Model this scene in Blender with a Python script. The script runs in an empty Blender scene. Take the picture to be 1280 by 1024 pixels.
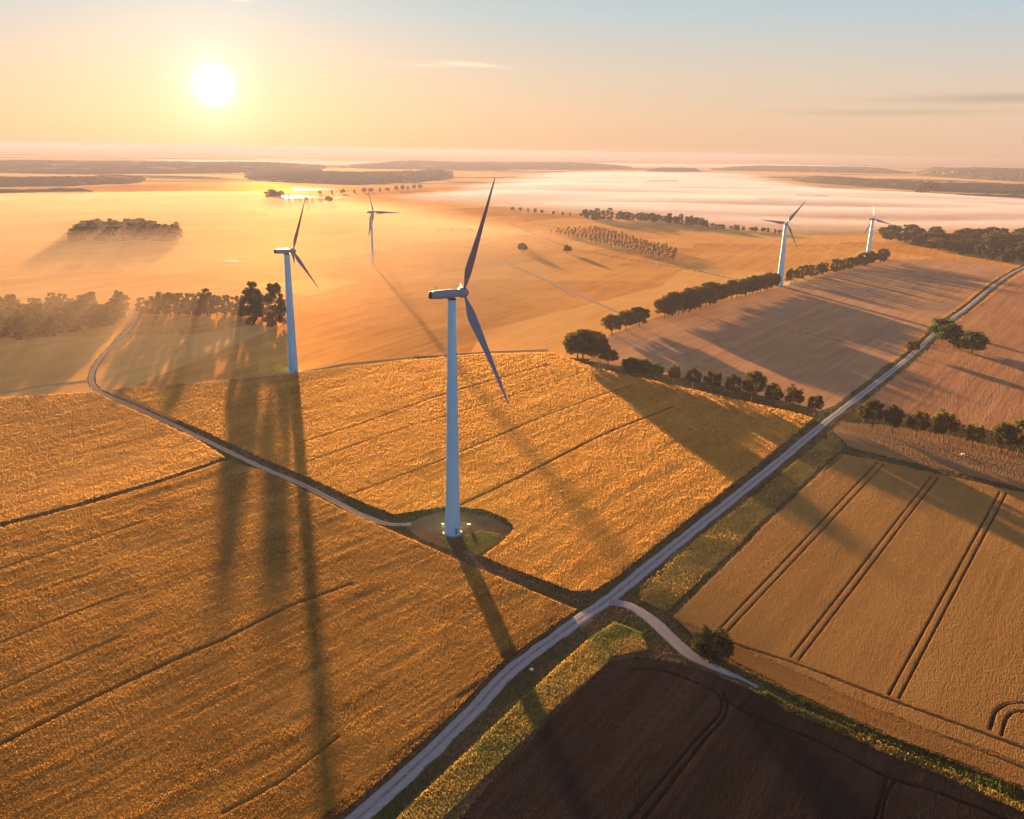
import bpy, bmesh, math, random
import numpy as np
from mathutils import Vector, Matrix

random.seed(5)
SC = bpy.context.scene
COL = SC.collection
# ------------------------------------------------------------------ camera
CAM_H = 120.0
FPX = 1100.0
TH, RO = math.radians(16.37), math.radians(0.9)
_F = np.array([0, math.cos(TH), -math.sin(TH)])
_U = np.array([0, math.sin(TH), math.cos(TH)])
_R = np.array([1.0, 0, 0])
_RP = _R * math.cos(RO) + _U * math.sin(RO)
_UP = _U * math.cos(RO) - _R * math.sin(RO)
cam = bpy.data.cameras.new('camera')
cam.sensor_width = 36.0
cam.lens = 36.0 * FPX / 1280.0
cam.clip_start = 1.0
cam.clip_end = 90000.0
co = bpy.data.objects.new('camera', cam)
COL.objects.link(co)
co.matrix_world = Matrix(((_RP[0], _UP[0], -_F[0], 0), (_RP[1], _UP[1], -_F[1], 0), (_RP[2], _UP[2], -_F[2], CAM_H), (0, 0, 0, 1)))
SC.camera = co
# ------------------------------------------------------------------ light, sky, exposure
SUN_AZ, SUN_EL = math.radians(-14.7), math.radians(3.9)     # where the shadows come from
DISC_AZ, DISC_EL = math.radians(-18.0), math.radians(3.4)   # where the disc stands in the sky
SUN_STRENGTH = 5.0
SUN_COL = (1.0, 0.61, 0.29)
EXPOSURE = 4.0
SKY_GAIN = 0.110
HAZE_DENSITY = 0.00013
HAZE_G = 0.30


def dirvec(az, el):
    return Vector((math.sin(az) * math.cos(el), math.cos(az) * math.cos(el), math.sin(el)))


sl = bpy.data.lights.new('sun', 'SUN')
sl.energy = SUN_STRENGTH
sl.angle = math.radians(0.8)
sl.color = SUN_COL
so = bpy.data.objects.new('sun', sl)
COL.objects.link(so)
so.rotation_euler = dirvec(SUN_AZ, SUN_EL).to_track_quat('Z', 'Y').to_euler()

SC.view_settings.view_transform = 'Standard'
SC.view_settings.look = 'None'
SC.view_settings.exposure = EXPOSURE
SC.view_settings.gamma = 1.0
cy = SC.cycles
cy.use_denoising = True
cy.max_bounces = 4
cy.diffuse_bounces = 2
cy.glossy_bounces = 2
cy.transmission_bounces = 3
cy.volume_bounces = 2
cy.transparent_max_bounces = 8
cy.use_adaptive_sampling = True
cy.adaptive_threshold = 0.02


class NT:
    """small helper for building node trees"""
    def __init__(self, tree):
        self.t = tree
        self.n = tree.nodes
        self.l = tree.links

    def node(self, kind, **kw):
        x = self.n.new(kind)
        for k, v in kw.items():
            if k.startswith('i_'):
                key = k[2:]
                key = int(key) if key.isdigit() else key.replace('_', ' ')
                self.put(x.inputs[key], v)
            else:
                setattr(x, k, v)
        return x

    def put(self, sock, v):
        if isinstance(v, bpy.types.NodeSocket):
            self.l.new(v, sock)
        elif isinstance(v, bpy.types.Node):
            self.l.new(v.outputs[0], sock)
        else:
            if isinstance(v, (tuple, list)) and len(v) == 3 and sock.type == 'RGBA':
                v = (*v, 1)
            sock.default_value = v

    def math(self, op, a, b=None, c=None, clamp=False):
        x = self.n.new('ShaderNodeMath')
        x.operation = op
        x.use_clamp = clamp
        self.put(x.inputs[0], a)
        if b is not None:
            self.put(x.inputs[1], b)
        if c is not None:
            self.put(x.inputs[2], c)
        return x.outputs[0]

    def vmath(self, op, a, b=None):
        x = self.n.new('ShaderNodeVectorMath')
        x.operation = op
        self.put(x.inputs[0], a)
        if b is not None:
            self.put(x.inputs[1], b)
        return x

    def ramp(self, fac, stops, interp='LINEAR'):
        x = self.n.new('ShaderNodeValToRGB')
        x.color_ramp.interpolation = interp
        e = x.color_ramp.elements
        while len(e) < len(stops):
            e.new(0.5)
        for el, (p, c) in zip(e, stops):
            el.position = p
            el.color = (*c, 1) if not isinstance(c, (int, float)) else (c, c, c, 1)
        self.put(x.inputs[0], fac)
        return x.outputs[0]

    def mix(self, fac, a, b, mode='MIX'):
        x = self.n.new('ShaderNodeMix')
        x.data_type = 'RGBA'
        x.blend_type = mode
        self.put(x.inputs[0], fac)
        self.put(x.inputs[6], a)
        self.put(x.inputs[7], b)
        return x.outputs[2]

    def smooth(self, v, lo, hi, a=0.0, b=1.0):
        x = self.n.new('ShaderNodeMapRange')
        x.interpolation_type = 'SMOOTHSTEP'
        for i, q in enumerate((v, lo, hi, a, b)):
            self.put(x.inputs[i], q)
        return x.outputs[0]

    def noise(self, vec, scale, detail=3.0, rough=0.55, dist=0.0):
        x = self.n.new('ShaderNodeTexNoise')
        self.put(x.inputs['Vector'], vec)
        x.inputs['Scale'].default_value = scale
        x.inputs['Detail'].default_value = detail
        x.inputs['Roughness'].default_value = rough
        x.inputs['Distortion'].default_value = dist
        return x.outputs[0]


W = bpy.data.worlds.new('World')
SC.world = W
W.use_nodes = True
W.node_tree.nodes.clear()
w = NT(W.node_tree)
tc = w.node('ShaderNodeTexCoord')
dv = tc.outputs['Generated']
sep = w.node('ShaderNodeSeparateXYZ', i_0=dv)
sky = w.node('ShaderNodeTexSky')
sky.sky_type = 'NISHITA'
sky.sun_disc = False
sky.sun_elevation = DISC_EL
sky.sun_rotation = DISC_AZ
sky.altitude = 100
sky.air_density = 1.0
sky.dust_density = 1.5
sky.ozone_density = 1.5
skyc = w.mix(1.0, sky.outputs[0], (0.006,) * 3, 'MULTIPLY')
elev = w.math('ARCSINE', sep.outputs['Z'])
eld = w.math('MULTIPLY', elev, 57.2958)
# clear air above the haze: warm band low down, pale blue higher up
base = w.ramp(w.math('DIVIDE', eld, 60.0, clamp=True), [
    (0.0, (0.49, 0.300, 0.185)), (0.035, (0.48, 0.330, 0.220)), (0.075, (0.43, 0.345, 0.265)),
    (0.13, (0.31, 0.345, 0.345)), (0.20, (0.20, 0.29, 0.36)), (0.34, (0.14, 0.175, 0.23)), (1.0, (0.120, 0.108, 0.150))])
sd = dirvec(DISC_AZ, DISC_EL)
dt = w.vmath('DOT_PRODUCT', dv, tuple(sd)).outputs['Value']
ang = w.math('MULTIPLY', w.math('ARCCOSINE', w.math('MINIMUM', dt, 1.0)), 57.2958)
far = w.smooth(ang, 8.0, 70.0)                     # away from the sun the sky is cooler and darker
base = w.mix(w.math('MULTIPLY', far, 0.55), base, w.mix(1.0, base, (0.84, 0.93, 1.10), 'MULTIPLY'))
back = w.smooth(ang, 55.0, 120.0)                  # the sky opposite the sunrise is still blue
base = w.mix(back, base, w.ramp(w.math('DIVIDE', eld, 90.0, clamp=True), [(0.0, (0.20, 0.32, 0.64)), (0.3, (0.13, 0.19, 0.40)), (0.7, (0.12, 0.12, 0.18)), (1.0, (0.120, 0.108, 0.150))]))
halo = w.math('MULTIPLY', w.math('EXPONENT', w.math('MULTIPLY', ang, -0.17)), 0.10)
core = w.math('MULTIPLY', w.math('EXPONENT', w.math('MULTIPLY', w.math('POWER', w.math('DIVIDE', ang, 0.76), 2.0), -1.0)), 1.3)
core = w.math('ADD', core, w.math('MULTIPLY', w.math('EXPONENT', w.math('MULTIPLY', ang, -0.75)), 0.34))
glow = w.mix(1.0, w.mix(1.0, (1.0, 0.60, 0.52), halo, 'MULTIPLY'), w.mix(1.0, (1.0, 0.93, 0.78), core, 'MULTIPLY'), 'ADD')
# thin clouds
azd = w.math('MULTIPLY', w.math('ARCTAN2', sep.outputs['X'], sep.outputs['Y']), 57.2958)
cmb = w.node('ShaderNodeCombineXYZ', i_0=w.math('MULTIPLY', azd, 0.16), i_1=w.math('MULTIPLY', eld, 1.9))
cn = w.noise(cmb.outputs[0], 1.0, 5.0, 0.6)


def streak(a0, e0, aw, ew, slope=0.0, wob=0.35):
    da = w.math('SUBTRACT', azd, a0)
    de = w.math('SUBTRACT', w.math('SUBTRACT', eld, e0), w.math('MULTIPLY', da, slope))
    de = w.math('ADD', de, w.math('MULTIPLY', w.math('SUBTRACT', cn, 0.5), wob))
    q = w.math('ADD', w.math('POWER', w.math('DIVIDE', da, aw), 2.0), w.math('POWER', w.math('DIVIDE', de, ew), 2.0))
    return w.math('EXPONENT', w.math('MULTIPLY', q, -1.0))


dark = w.math('ADD', streak(28.0, 3.15, 5.5, 0.22, 0.0), w.math('MULTIPLY', streak(22.0, 2.45, 6.0, 0.16, 0.0), 0.6))
dark = w.math('MINIMUM', dark, 1.0)
lite = w.math('ADD', streak(-16.2, 8.1, 0.55, 0.12, 0.0, 0.1), w.math('ADD', w.math('MULTIPLY', streak(-2.8, 5.0, 1.8, 0.10, -0.05, 0.3), 0.8), w.math('MULTIPLY', streak(-5.5, 4.9, 1.5, 0.10, 0.0, 0.3), 0.4)))
wisps = w.math('MULTIPLY', w.smooth(cn, 0.52, 0.80), w.math('MULTIPLY', w.smooth(eld, 1.0, 4.0), 0.10))
base = w.mix(w.math('MULTIPLY', dark, 0.6), base, (0.27, 0.205, 0.155))
base = w.mix(w.math('MULTIPLY', lite, 0.5), base, (0.74, 0.60, 0.44))
base = w.mix(wisps, base, (0.47, 0.36, 0.23))
tot = w.mix(1.0, w.mix(1.0, base, glow, 'ADD'), skyc, 'ADD')
bg = w.node('ShaderNodeBackground', i_0=tot)
bg.inputs[1].default_value = SKY_GAIN
wo = w.node('ShaderNodeOutputWorld')
w.l.new(bg.outputs[0], wo.inputs['Surface'])


# ------------------------------------------------------------------ geometry helpers
def px(x, y, z=0.0):
    """ground point that the photograph shows at (x, y), at height z"""
    d = _F + _RP * (x - 640) / FPX - _UP * (y - 512) / FPX
    t = (z - CAM_H) / d[2]
    return np.array([d[0] * t, d[1] * t])


def pxs(pts, z=0.0):
    return np.array([px(*p, z) for p in pts])


def tag(o, label=None, cat=None, group=None, kind=None):
    if label:
        o['label'] = label
    if cat:
        o['category'] = cat
    if group:
        o['group'] = group
    if kind:
        o['kind'] = kind
    return o


def link(name, me, mats=None, parent=None):
    o = bpy.data.objects.new(name, me)
    COL.objects.link(o)
    if mats is not None:
        for m in (mats if isinstance(mats, (list, tuple)) else [mats]):
            if m.name not in [q.name for q in me.materials if q]:
                me.materials.append(m)
    if parent is not None:
        o.parent = parent
    return o


def empty(name, loc, rz=0.0, scale=1.0):
    o = bpy.data.objects.new(name, None)
    COL.objects.link(o)
    o.empty_display_size = 1.0
    o.location = loc
    o.rotation_euler = (0, 0, rz)
    o.scale = (scale,) * 3
    return o


def mesh_np(name, verts, quads=None, tris=None, smooth=False):
    me = bpy.data.meshes.new(name)
    nq = 0 if quads is None else len(quads)
    nt = 0 if tris is None else len(tris)
    me.vertices.add(len(verts))
    me.vertices.foreach_set('co', np.asarray(verts, dtype=np.float32).ravel())
    me.loops.add(nq * 4 + nt * 3)
    me.polygons.add(nq + nt)
    li = []
    st = []
    if nq:
        li.append(np.asarray(quads, dtype=np.int32).ravel())
        st.append(np.arange(nq) * 4)
    if nt:
        li.append(np.asarray(tris, dtype=np.int32).ravel())
        st.append(nq * 4 + np.arange(nt) * 3)
    me.loops.foreach_set('vertex_index', np.concatenate(li).astype(np.int32))
    me.polygons.foreach_set('loop_start', np.concatenate(st).astype(np.int32))
    me.polygons.foreach_set('use_smooth', np.full(nq + nt, smooth))
    me.update(calc_edges=True)
    me.validate()
    return me


def vnoise(x, y, seed=0):
    """smooth value noise in [-1, 1]"""
    xi = np.floor(x).astype(np.int64)
    yi = np.floor(y).astype(np.int64)
    fx = x - xi
    fy = y - yi
    fx = fx * fx * (3 - 2 * fx)
    fy = fy * fy * (3 - 2 * fy)

    def h(a, b):
        n = (a * 374761393 + b * 668265263 + seed * 974634777) & 0xFFFFFFFF
        n = ((n ^ (n >> 13)) * 1274126177) & 0xFFFFFFFF
        n = n ^ (n >> 16)
        return (n & 0xFFFF) / 32767.5 - 1.0
    a = h(xi, yi)
    b = h(xi + 1, yi)
    c = h(xi, yi + 1)
    d = h(xi + 1, yi + 1)
    return (a * (1 - fx) + b * fx) * (1 - fy) + (c * (1 - fx) + d * fx) * fy


def fbm(x, y, seed=0, octv=3):
    s = 0
    a = 1.0
    for i in range(octv):
        s = s + a * vnoise(x * 2 ** i, y * 2 ** i, seed + i)
        a *= 0.5
    return s / 1.75


def inside(poly, x, y):
    r = np.zeros(x.shape, bool)
    n = len(poly)
    mn, mx = poly.min(0), poly.max(0)
    idx = np.where((x >= mn[0]) & (x <= mx[0]) & (y >= mn[1]) & (y <= mx[1]))[0]
    xx, yy = x[idx], y[idx]
    rr = np.zeros(xx.shape, bool)
    for i in range(n):
        x0, y0 = poly[i]
        x1, y1 = poly[(i + 1) % n]
        if y0 == y1:
            continue
        c = ((y0 > yy) != (y1 > yy)) & (xx < (x1 - x0) * (yy - y0) / (y1 - y0) + x0)
        rr ^= c
    r[idx] = rr
    return r


def pdist(line, x, y, cut=25.0):
    """distance to a polyline, only worked out near it"""
    r = np.full(x.shape, 1e6)
    for i in range(len(line) - 1):
        a, b = line[i], line[i + 1]
        mn = np.minimum(a, b) - cut
        mx = np.maximum(a, b) + cut
        idx = np.where((x >= mn[0]) & (x <= mx[0]) & (y >= mn[1]) & (y <= mx[1]))[0]
        if len(idx) == 0:
            continue
        d = b - a
        L = max(d @ d, 1e-9)
        t = np.clip(((x[idx] - a[0]) * d[0] + (y[idx] - a[1]) * d[1]) / L, 0, 1)
        dd = np.hypot(x[idx] - a[0] - t * d[0], y[idx] - a[1] - t * d[1])
        r[idx] = np.minimum(r[idx], dd)
    return r


def smoothline(pts, n=8):
    """Catmull-Rom through the points"""
    P = [pts[0] * 2 - pts[1]] + list(pts) + [pts[-1] * 2 - pts[-2]]
    out = []
    for i in range(1, len(P) - 2):
        p0, p1, p2, p3 = P[i - 1], P[i], P[i + 1], P[i + 2]
        for k in range(n):
            t = k / n
            out.append(0.5 * (2 * p1 + (p2 - p0) * t + (2 * p0 - 5 * p1 + 4 * p2 - p3) * t * t + (3 * p1 - p0 - 3 * p2 + p3) * t ** 3))
    out.append(P[-2])
    return np.array(out)


def bend(x, y):
    """the gentle rise and fall of the land"""
    r = np.hypot(x, y)
    g = np.clip((r - 100) / 500, 0, 1)
    return 0.22 * fbm(x / 70, y / 70, 3, 2) + g * 0.4 * fbm(x / 240, y / 240, 9, 2)


def bendp(p):
    return float(bend(np.array([p[0]]), np.array([p[1]]))[0])


# ------------------------------------------------------------------ layout, read off the photograph
ROAD = smoothline(pxs([(330, 1110), (447, 1024), (583, 897), (635, 841), (693, 797), (733, 768), (770, 742), (860, 668), (960, 588), (1036, 525), (1085, 487), (1142, 442), (1182, 404), (1211, 383), (1248, 353), (1278, 335), (1330, 312), (1420, 285)]), 6)
BRANCH = smoothline(pxs([(762, 752), (785, 757), (811, 772), (838, 797), (864, 820), (894, 835), (927, 849), (950, 861)]), 6)
TRACK = smoothline(pxs([(172, 386), (167, 405), (143, 430), (121, 455), (114, 472), (118, 485), (133, 494), (160, 505), (200, 523), (250, 547), (293, 568), (333, 587), (374, 604), (427, 631), (455, 645), (485, 655), (520, 655)]), 6)
TRACK2 = smoothline(pxs([(585, 692), (607, 712), (660, 731), (705, 751), (745, 764)]), 6)
FARPATH = smoothline(pxs([(596, 318), (640, 333), (690, 353), (735, 374), (778, 393)]), 4)
PAD = smoothline(pxs([(505, 657), (528, 648), (560, 641), (600, 645), (630, 656), (636, 664), (622, 679), (603, 691), (590, 697), (575, 692), (548, 683), (522, 671), (505, 657)]), 4)
THINPATH = [pxs([(150, 494), (200, 486), (270, 476), (330, 471), (367, 468), (430, 455), (520, 446), (610, 440), (690, 437)]),
            pxs([(0, 492), (60, 482), (112, 476)])]

big = 1
F_A = pxs([(-500, 830), (0, 663), (100, 637), (200, 607), (285, 578), (330, 592), (374, 612), (427, 640), (478, 662), (520, 680), (560, 698), (600, 715), (655, 738), (700, 757), (722, 766), (685, 795), (625, 843), (575, 892), (400, 1055), (300, 1120), (-300, 1120)])
F_B = pxs([(-500, 815), (0, 657), (100, 631), (200, 602), (282, 574), (245, 550), (195, 527), (150, 507), (118, 492), (-500, 530)])
F_C = pxs([(140, 488), (200, 517), (255, 541), (300, 563), (340, 581), (380, 597), (432, 621), (462, 635), (492, 646), (525, 641), (562, 636), (603, 640), (634, 652), (642, 664), (625, 683), (603, 698), (630, 710), (668, 724), (715, 742), (742, 742), (770, 725), (860, 652), (945, 584), (1017, 524), (960, 510), (880, 492), (800, 474), (745, 462), (690, 442), (600, 444), (500, 452), (420, 462), (330, 473), (230, 482)])
F_K = pxs([(560, 1040), (650, 937), (745, 843), (765, 828), (800, 823), (850, 832), (892, 842), (935, 860), (985, 890), (1040, 915), (1100, 940), (1180, 975), (1300, 1030), (1500, 1110), (900, 1200), (450, 1120)])
F_H = pxs([(1050, 569), (1118, 582), (1280, 618), (1420, 650), (2400, 950), (1900, 1190), (1280, 962), (1100, 896), (950, 826), (905, 803), (840, 775), (880, 735), (960, 655)])
F_HL = pxs([(845, 776), (905, 800), (950, 823), (1100, 893), (1280, 959), (1500, 1037), (1500, 1075), (1290, 995), (1100, 920), (985, 869), (910, 832), (880, 812)])
F_DITCH = pxs([(905, 822), (985, 866), (1100, 917), (1290, 992), (1500, 1075), (1500, 1100), (1290, 1012), (1190, 966), (1050, 905), (960, 858), (910, 835)])
F_GRASS = pxs([(545, 1032), (640, 940), (700, 880), (750, 838), (765, 822), (810, 812), (800, 790), (768, 778), (735, 800), (690, 840), (600, 925), (490, 1030)])
F_G = pxs([(1040, 540), (1056, 560), (1035, 575), (950, 655), (880, 722), (832, 765), (800, 752), (800, 735), (870, 675), (960, 605)])
F_E = pxs([(735, 452), (760, 420), (812, 400), (850, 388), (980, 358), (1105, 325), (1180, 325), (1268, 334), (1235, 352), (1200, 380), (1165, 408), (1120, 446), (1050, 505), (1026, 514), (960, 497), (880, 478), (800, 463)])
F_F = pxs([(1058, 510), (1100, 478), (1160, 437), (1205, 396), (1240, 370), (1268, 348), (1400, 300), (1800, 330), (1800, 700), (1500, 600), (1400, 575), (1280, 548), (1200, 530), (1120, 515)])
F_F2 = pxs([(1050, 528), (1120, 533), (1200, 548), (1280, 568), (1500, 620), (1800, 720), (1800, 800), (1420, 645), (1280, 611), (1118, 574), (1060, 560), (1040, 538)])
FIELDS = [  # id, name, polygon, crop height, streak heading (two photo points), grain height
    (1, 'wheat', F_A, 0.95, ((0, 935), (427, 740)), 0.10),
    (2, 'wheat', F_B, 0.80, ((0, 657), (285, 572)), 0.09),
    (3, 'wheat', F_C, 0.85, ((553, 577), (747, 497)), 0.085),
    (4, 'stubble', F_E, 0.10, ((1010, 500), (1160, 400)), 0.05),
    (5, 'stubble', F_F, 0.10, ((1120, 500), (1230, 400)), 0.05),
    (12, 'meadow', F_F2, 0.10, ((1120, 533), (1280, 575)), 0.08),
    (6, 'grass', F_G, 0.22, ((960, 620), (840, 730)), 0.12),
    (7, 'barley', F_H, 0.75, ((1164, 597), (988, 824)), 0.022),
    (8, 'barley', F_HL, 0.70, ((950, 829), (1280, 965)), 0.025),
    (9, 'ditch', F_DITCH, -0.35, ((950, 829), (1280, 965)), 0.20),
    (10, 'verge', F_GRASS, 0.12, ((600, 925), (750, 800)), 0.13),
    (11, 'ploughed', F_K, 0.55, ((800, 1010), (898, 880)), 0.06),
]
TRAMS = {   # lines pressed into the crop: (points, half width, depth share)
    1: [(((-200, 790), (0, 715), (110, 680), (180, 655)), .30, .5), (((-100, 975), (0, 935), (84, 893), (134, 868), (235, 821), (279, 803), (363, 761), (440, 733)), .50, .8),
        (((-100, 850), (0, 808), (101, 767), (160, 745)), .32, .6), (((-100, 905), (0, 868), (94, 824), (150, 800)), .28, .4), (((280, 1020), (350, 982), (423, 925)), .35, .6),
        (((520, 700), (450, 690), (395, 745)), .2, .0)],
    2: [],
    3: [(((374, 556), (447, 533), (553, 495), (687, 457)), .60, .8), (((383, 580), (487, 543), (587, 513), (730, 467)), .34, .65), (((400, 630), (447, 617), (553, 577), (673, 525), (747, 497), (790, 483)), .50, .75),
        (((560, 640), (583, 630), (653, 597), (747, 548), (840, 510)), .60, 1.0)],
    7: [(((1096, 580), (899, 789)), .19, 1), (((1104, 583), (908, 793)), .2, .8), (((1164, 597), (988, 824)), .19, 1), (((1172, 599), (997.6, 828.5)), .19, 1), (((1249, 617), (1110, 872)), .22, 1), (((1257.5, 618.5), (1123, 876)), .22, 1),
        (((1236.6, 915), (1247, 890), (1280, 882), (1380, 900)), .30, 1), (((1251, 922), (1259, 899), (1280, 893), (1380, 912)), .30, 1), (((1030, 591), (1054, 570)), .25, .7),
        (((840, 778), (907, 804), (998, 834), (1110, 877), (1234, 922), (1500, 1018)), .30, 1)],
    8: [(((880, 790), (950, 822), (1100, 890), (1290, 968)), .2, .6)],
    11: [(((787, 838), (820, 839), (849, 847), (884, 862), (898, 871), (901, 892), (867, 931), (800, 1010), (740, 1080)), .27, 1), (((905, 868), (908, 894), (875, 935), (811, 1019), (750, 1095)), .27, 1),
         (((905, 877), (939, 896), (1010, 924), (1062, 950), (1109, 974), (1175, 995), (1242, 1021), (1350, 1065)), .25, 1), (((1109, 974), (1096, 1017), (1080, 1070)), .27, 1), (((1119, 978), (1107, 1000), (1100, 1040)), .22, 1)],
    4: [(((985, 412), (1040, 424), (1120, 447)), .8, .8), (((1000, 409), (1060, 423)), .5, .5)],
    12: [(((1055, 536), (1120, 556), (1180, 563), (1280, 582)), .5, .6)],
    6: [], 9: [], 10: [], 5: [],
    0: [(((640, 281), (700, 305), (760, 320), (850, 335), (935, 352)), 1.6, .9), (((580, 306), (660, 340), (720, 372)), 1.5, .5), (((600, 262), (650, 275), (700, 286)), 1.5, .7), (((420, 300), (520, 304), (640, 303)), 2.5, .35),
        (((0, 305), (80, 303), (240, 306)), 5.0, .5), (((0, 345), (200, 336), (420, 352)), 2.5, .35), (((330, 290), (480, 285), (600, 292)), 3, .4), (((0, 283), (120, 276), (330, 268)), 4, .45), (((900, 300), (980, 304), (1100, 318)), 1.5, .5)],
}

# ------------------------------------------------------------------ materials
MATS = {}


def new_mat(name):
    m = bpy.data.materials.new(name)
    m.use_nodes = True
    m.node_tree.nodes.clear()
    return m, NT(m.node_tree)


def finish(t, shader, vol=None):
    o = t.node('ShaderNodeOutputMaterial')
    if shader is not None:
        t.l.new(shader, o.inputs['Surface'])
    if vol is not None:
        t.l.new(vol, o.inputs['Volume'])


def simple(name, col, rough=0.6, metal=0.0, var=0.12, scale=1.0, spec=0.3, bump=0.0):
    m, t = new_mat(name)
    c = t.node('ShaderNodeTexCoord').outputs['Object']
    n = t.noise(c, scale, 4.0, 0.6)
    f = t.smooth(n, 0.3, 0.7, 1 - var, 1 + var)
    colr = t.mix(1.0, col, t.node('ShaderNodeCombineColor', i_0=f, i_1=f, i_2=f).outputs[0], 'MULTIPLY')
    b = t.node('ShaderNodeBsdfPrincipled', i_Base_Color=colr, i_Roughness=rough, i_Metallic=metal)
    b.inputs['Specular IOR Level'].default_value = spec
    if bump:
        bn = t.node('ShaderNodeBump', i_Strength=bump, i_Distance=0.1, i_Height=n)
        t.l.new(bn.outputs[0], b.inputs['Normal'])
    finish(t, b.outputs[0])
    MATS[name] = m
    return m


def field_mat(name, c1, c2, c3, soil, ang, row=1.6, rows=0.25, patch=0.35, grain=(3.0, 0.35), bump=0.5, bdist=0.25, green=None, gscale=0.03, glo=0.5, ghi=0.7, sheen=0.0):
    """crop seen from above: clumps, drill rows along the heading, paler and darker areas, trodden lines"""
    m, t = new_mat(name)
    pos = t.node('ShaderNodeNewGeometry').outputs['Position']
    rot = t.node('ShaderNodeVectorRotate', i_Vector=pos, i_Angle=-ang)
    rot.rotation_type = 'Z_AXIS'
    r = rot.outputs[0]
    st = t.vmath('MULTIPLY', r, (0.05, 1.0, 1.0)).outputs[0]
    st2 = t.vmath('MULTIPLY', r, (0.012, 1.0, 1.0)).outputs[0]
    n_big = t.noise(pos, 0.011, 4.0, 0.6, 0.6)
    n_mid = t.noise(t.vmath('MULTIPLY', r, (0.35, 1, 1)).outputs[0], 0.09, 4.0, 0.6, 0.4)
    n_row = t.noise(st, 1.0 / row, 3.0, 0.6)
    n_str = t.noise(st2, 0.12, 3.0, 0.6, 0.3)
    n_gr = t.noise(t.vmath('MULTIPLY', r, (0.55, 1, 1)).outputs[0], grain[0], 3.0, 0.7)
    a = t.math('MULTIPLY', t.math('SUBTRACT', n_big, 0.5), patch * 2.0)
    b = t.math('MULTIPLY', t.math('SUBTRACT', n_mid, 0.5), patch * 1.6)
    c = t.math('MULTIPLY', t.math('SUBTRACT', n_row, 0.5), rows * 2.0)
    c2_ = t.math('MULTIPLY', t.math('SUBTRACT', n_str, 0.5), rows * 2.4)
    g = t.math('MULTIPLY', t.math('SUBTRACT', n_gr, 0.5), grain[1] * 3.2)
    f = t.math('ADD', t.math('ADD', t.math('ADD', a, b), t.math('ADD', c, c2_)), t.math('ADD', g, 0.5))
    if name == 'golden_fields':                         # parcels of slightly different ripeness
        vo_ = t.node('ShaderNodeTexVoronoi', i_Vector=t.vmath('MULTIPLY', r, (.5, 1, 0)).outputs[0], i_Scale=0.0065)
        vs_ = t.node('ShaderNodeSeparateColor', i_0=vo_.outputs['Color'])
        f = t.math('ADD', f, t.math('MULTIPLY', t.math('SUBTRACT', vs_.outputs[0], .5), .75))
    col = t.ramp(f, [(0.05, c2), (0.5, c1), (0.95, c3)])
    if green is not None:
        gn = t.noise(pos, gscale, 4.0, 0.6, 0.5)
        col = t.mix(t.smooth(gn, glo, ghi), col, t.mix(n_gr, green, tuple(q * 1.8 for q in green)))
    at = t.node('ShaderNodeAttribute', attribute_name='tram')
    wob = t.math('ADD', 0.75, t.math('MULTIPLY', n_mid, 0.5))
    col = t.mix(t.math('MULTIPLY', at.outputs['Fac'], wob, clamp=True), col, soil)
    # bump fades where its grain is finer than what the eye could hold apart
    cd = t.node('ShaderNodeCameraData') if False else None
    h = t.math('ADD', t.math('MULTIPLY', n_gr, 1.0), t.math('MULTIPLY', n_row, 0.8))
    bn = t.node('ShaderNodeBump', i_Strength=bump, i_Distance=bdist, i_Height=h)
    bs = t.node('ShaderNodeBsdfDiffuse', i_Color=col, i_Roughness=0.8, i_Normal=bn.outputs[0])
    out = bs.outputs[0]
    if sheen:                                           # straw shines when the low sun grazes it
        gl = t.node('ShaderNodeBsdfGlossy', i_Color=t.mix(1.0, col, (1.25, 1.2, 1.1), 'MULTIPLY'), i_Roughness=0.75)
        mx = t.node('ShaderNodeMixShader', i_0=sheen)
        t.l.new(out, mx.inputs[1])
        t.l.new(gl.outputs[0], mx.inputs[2])
        out = mx.outputs[0]
    finish(t, out)
    MATS[name] = m
    return m


def heading(pr):
    a, b = px(*pr[0]), px(*pr[1])
    return math.atan2(b[1] - a[1], b[0] - a[0])


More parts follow.
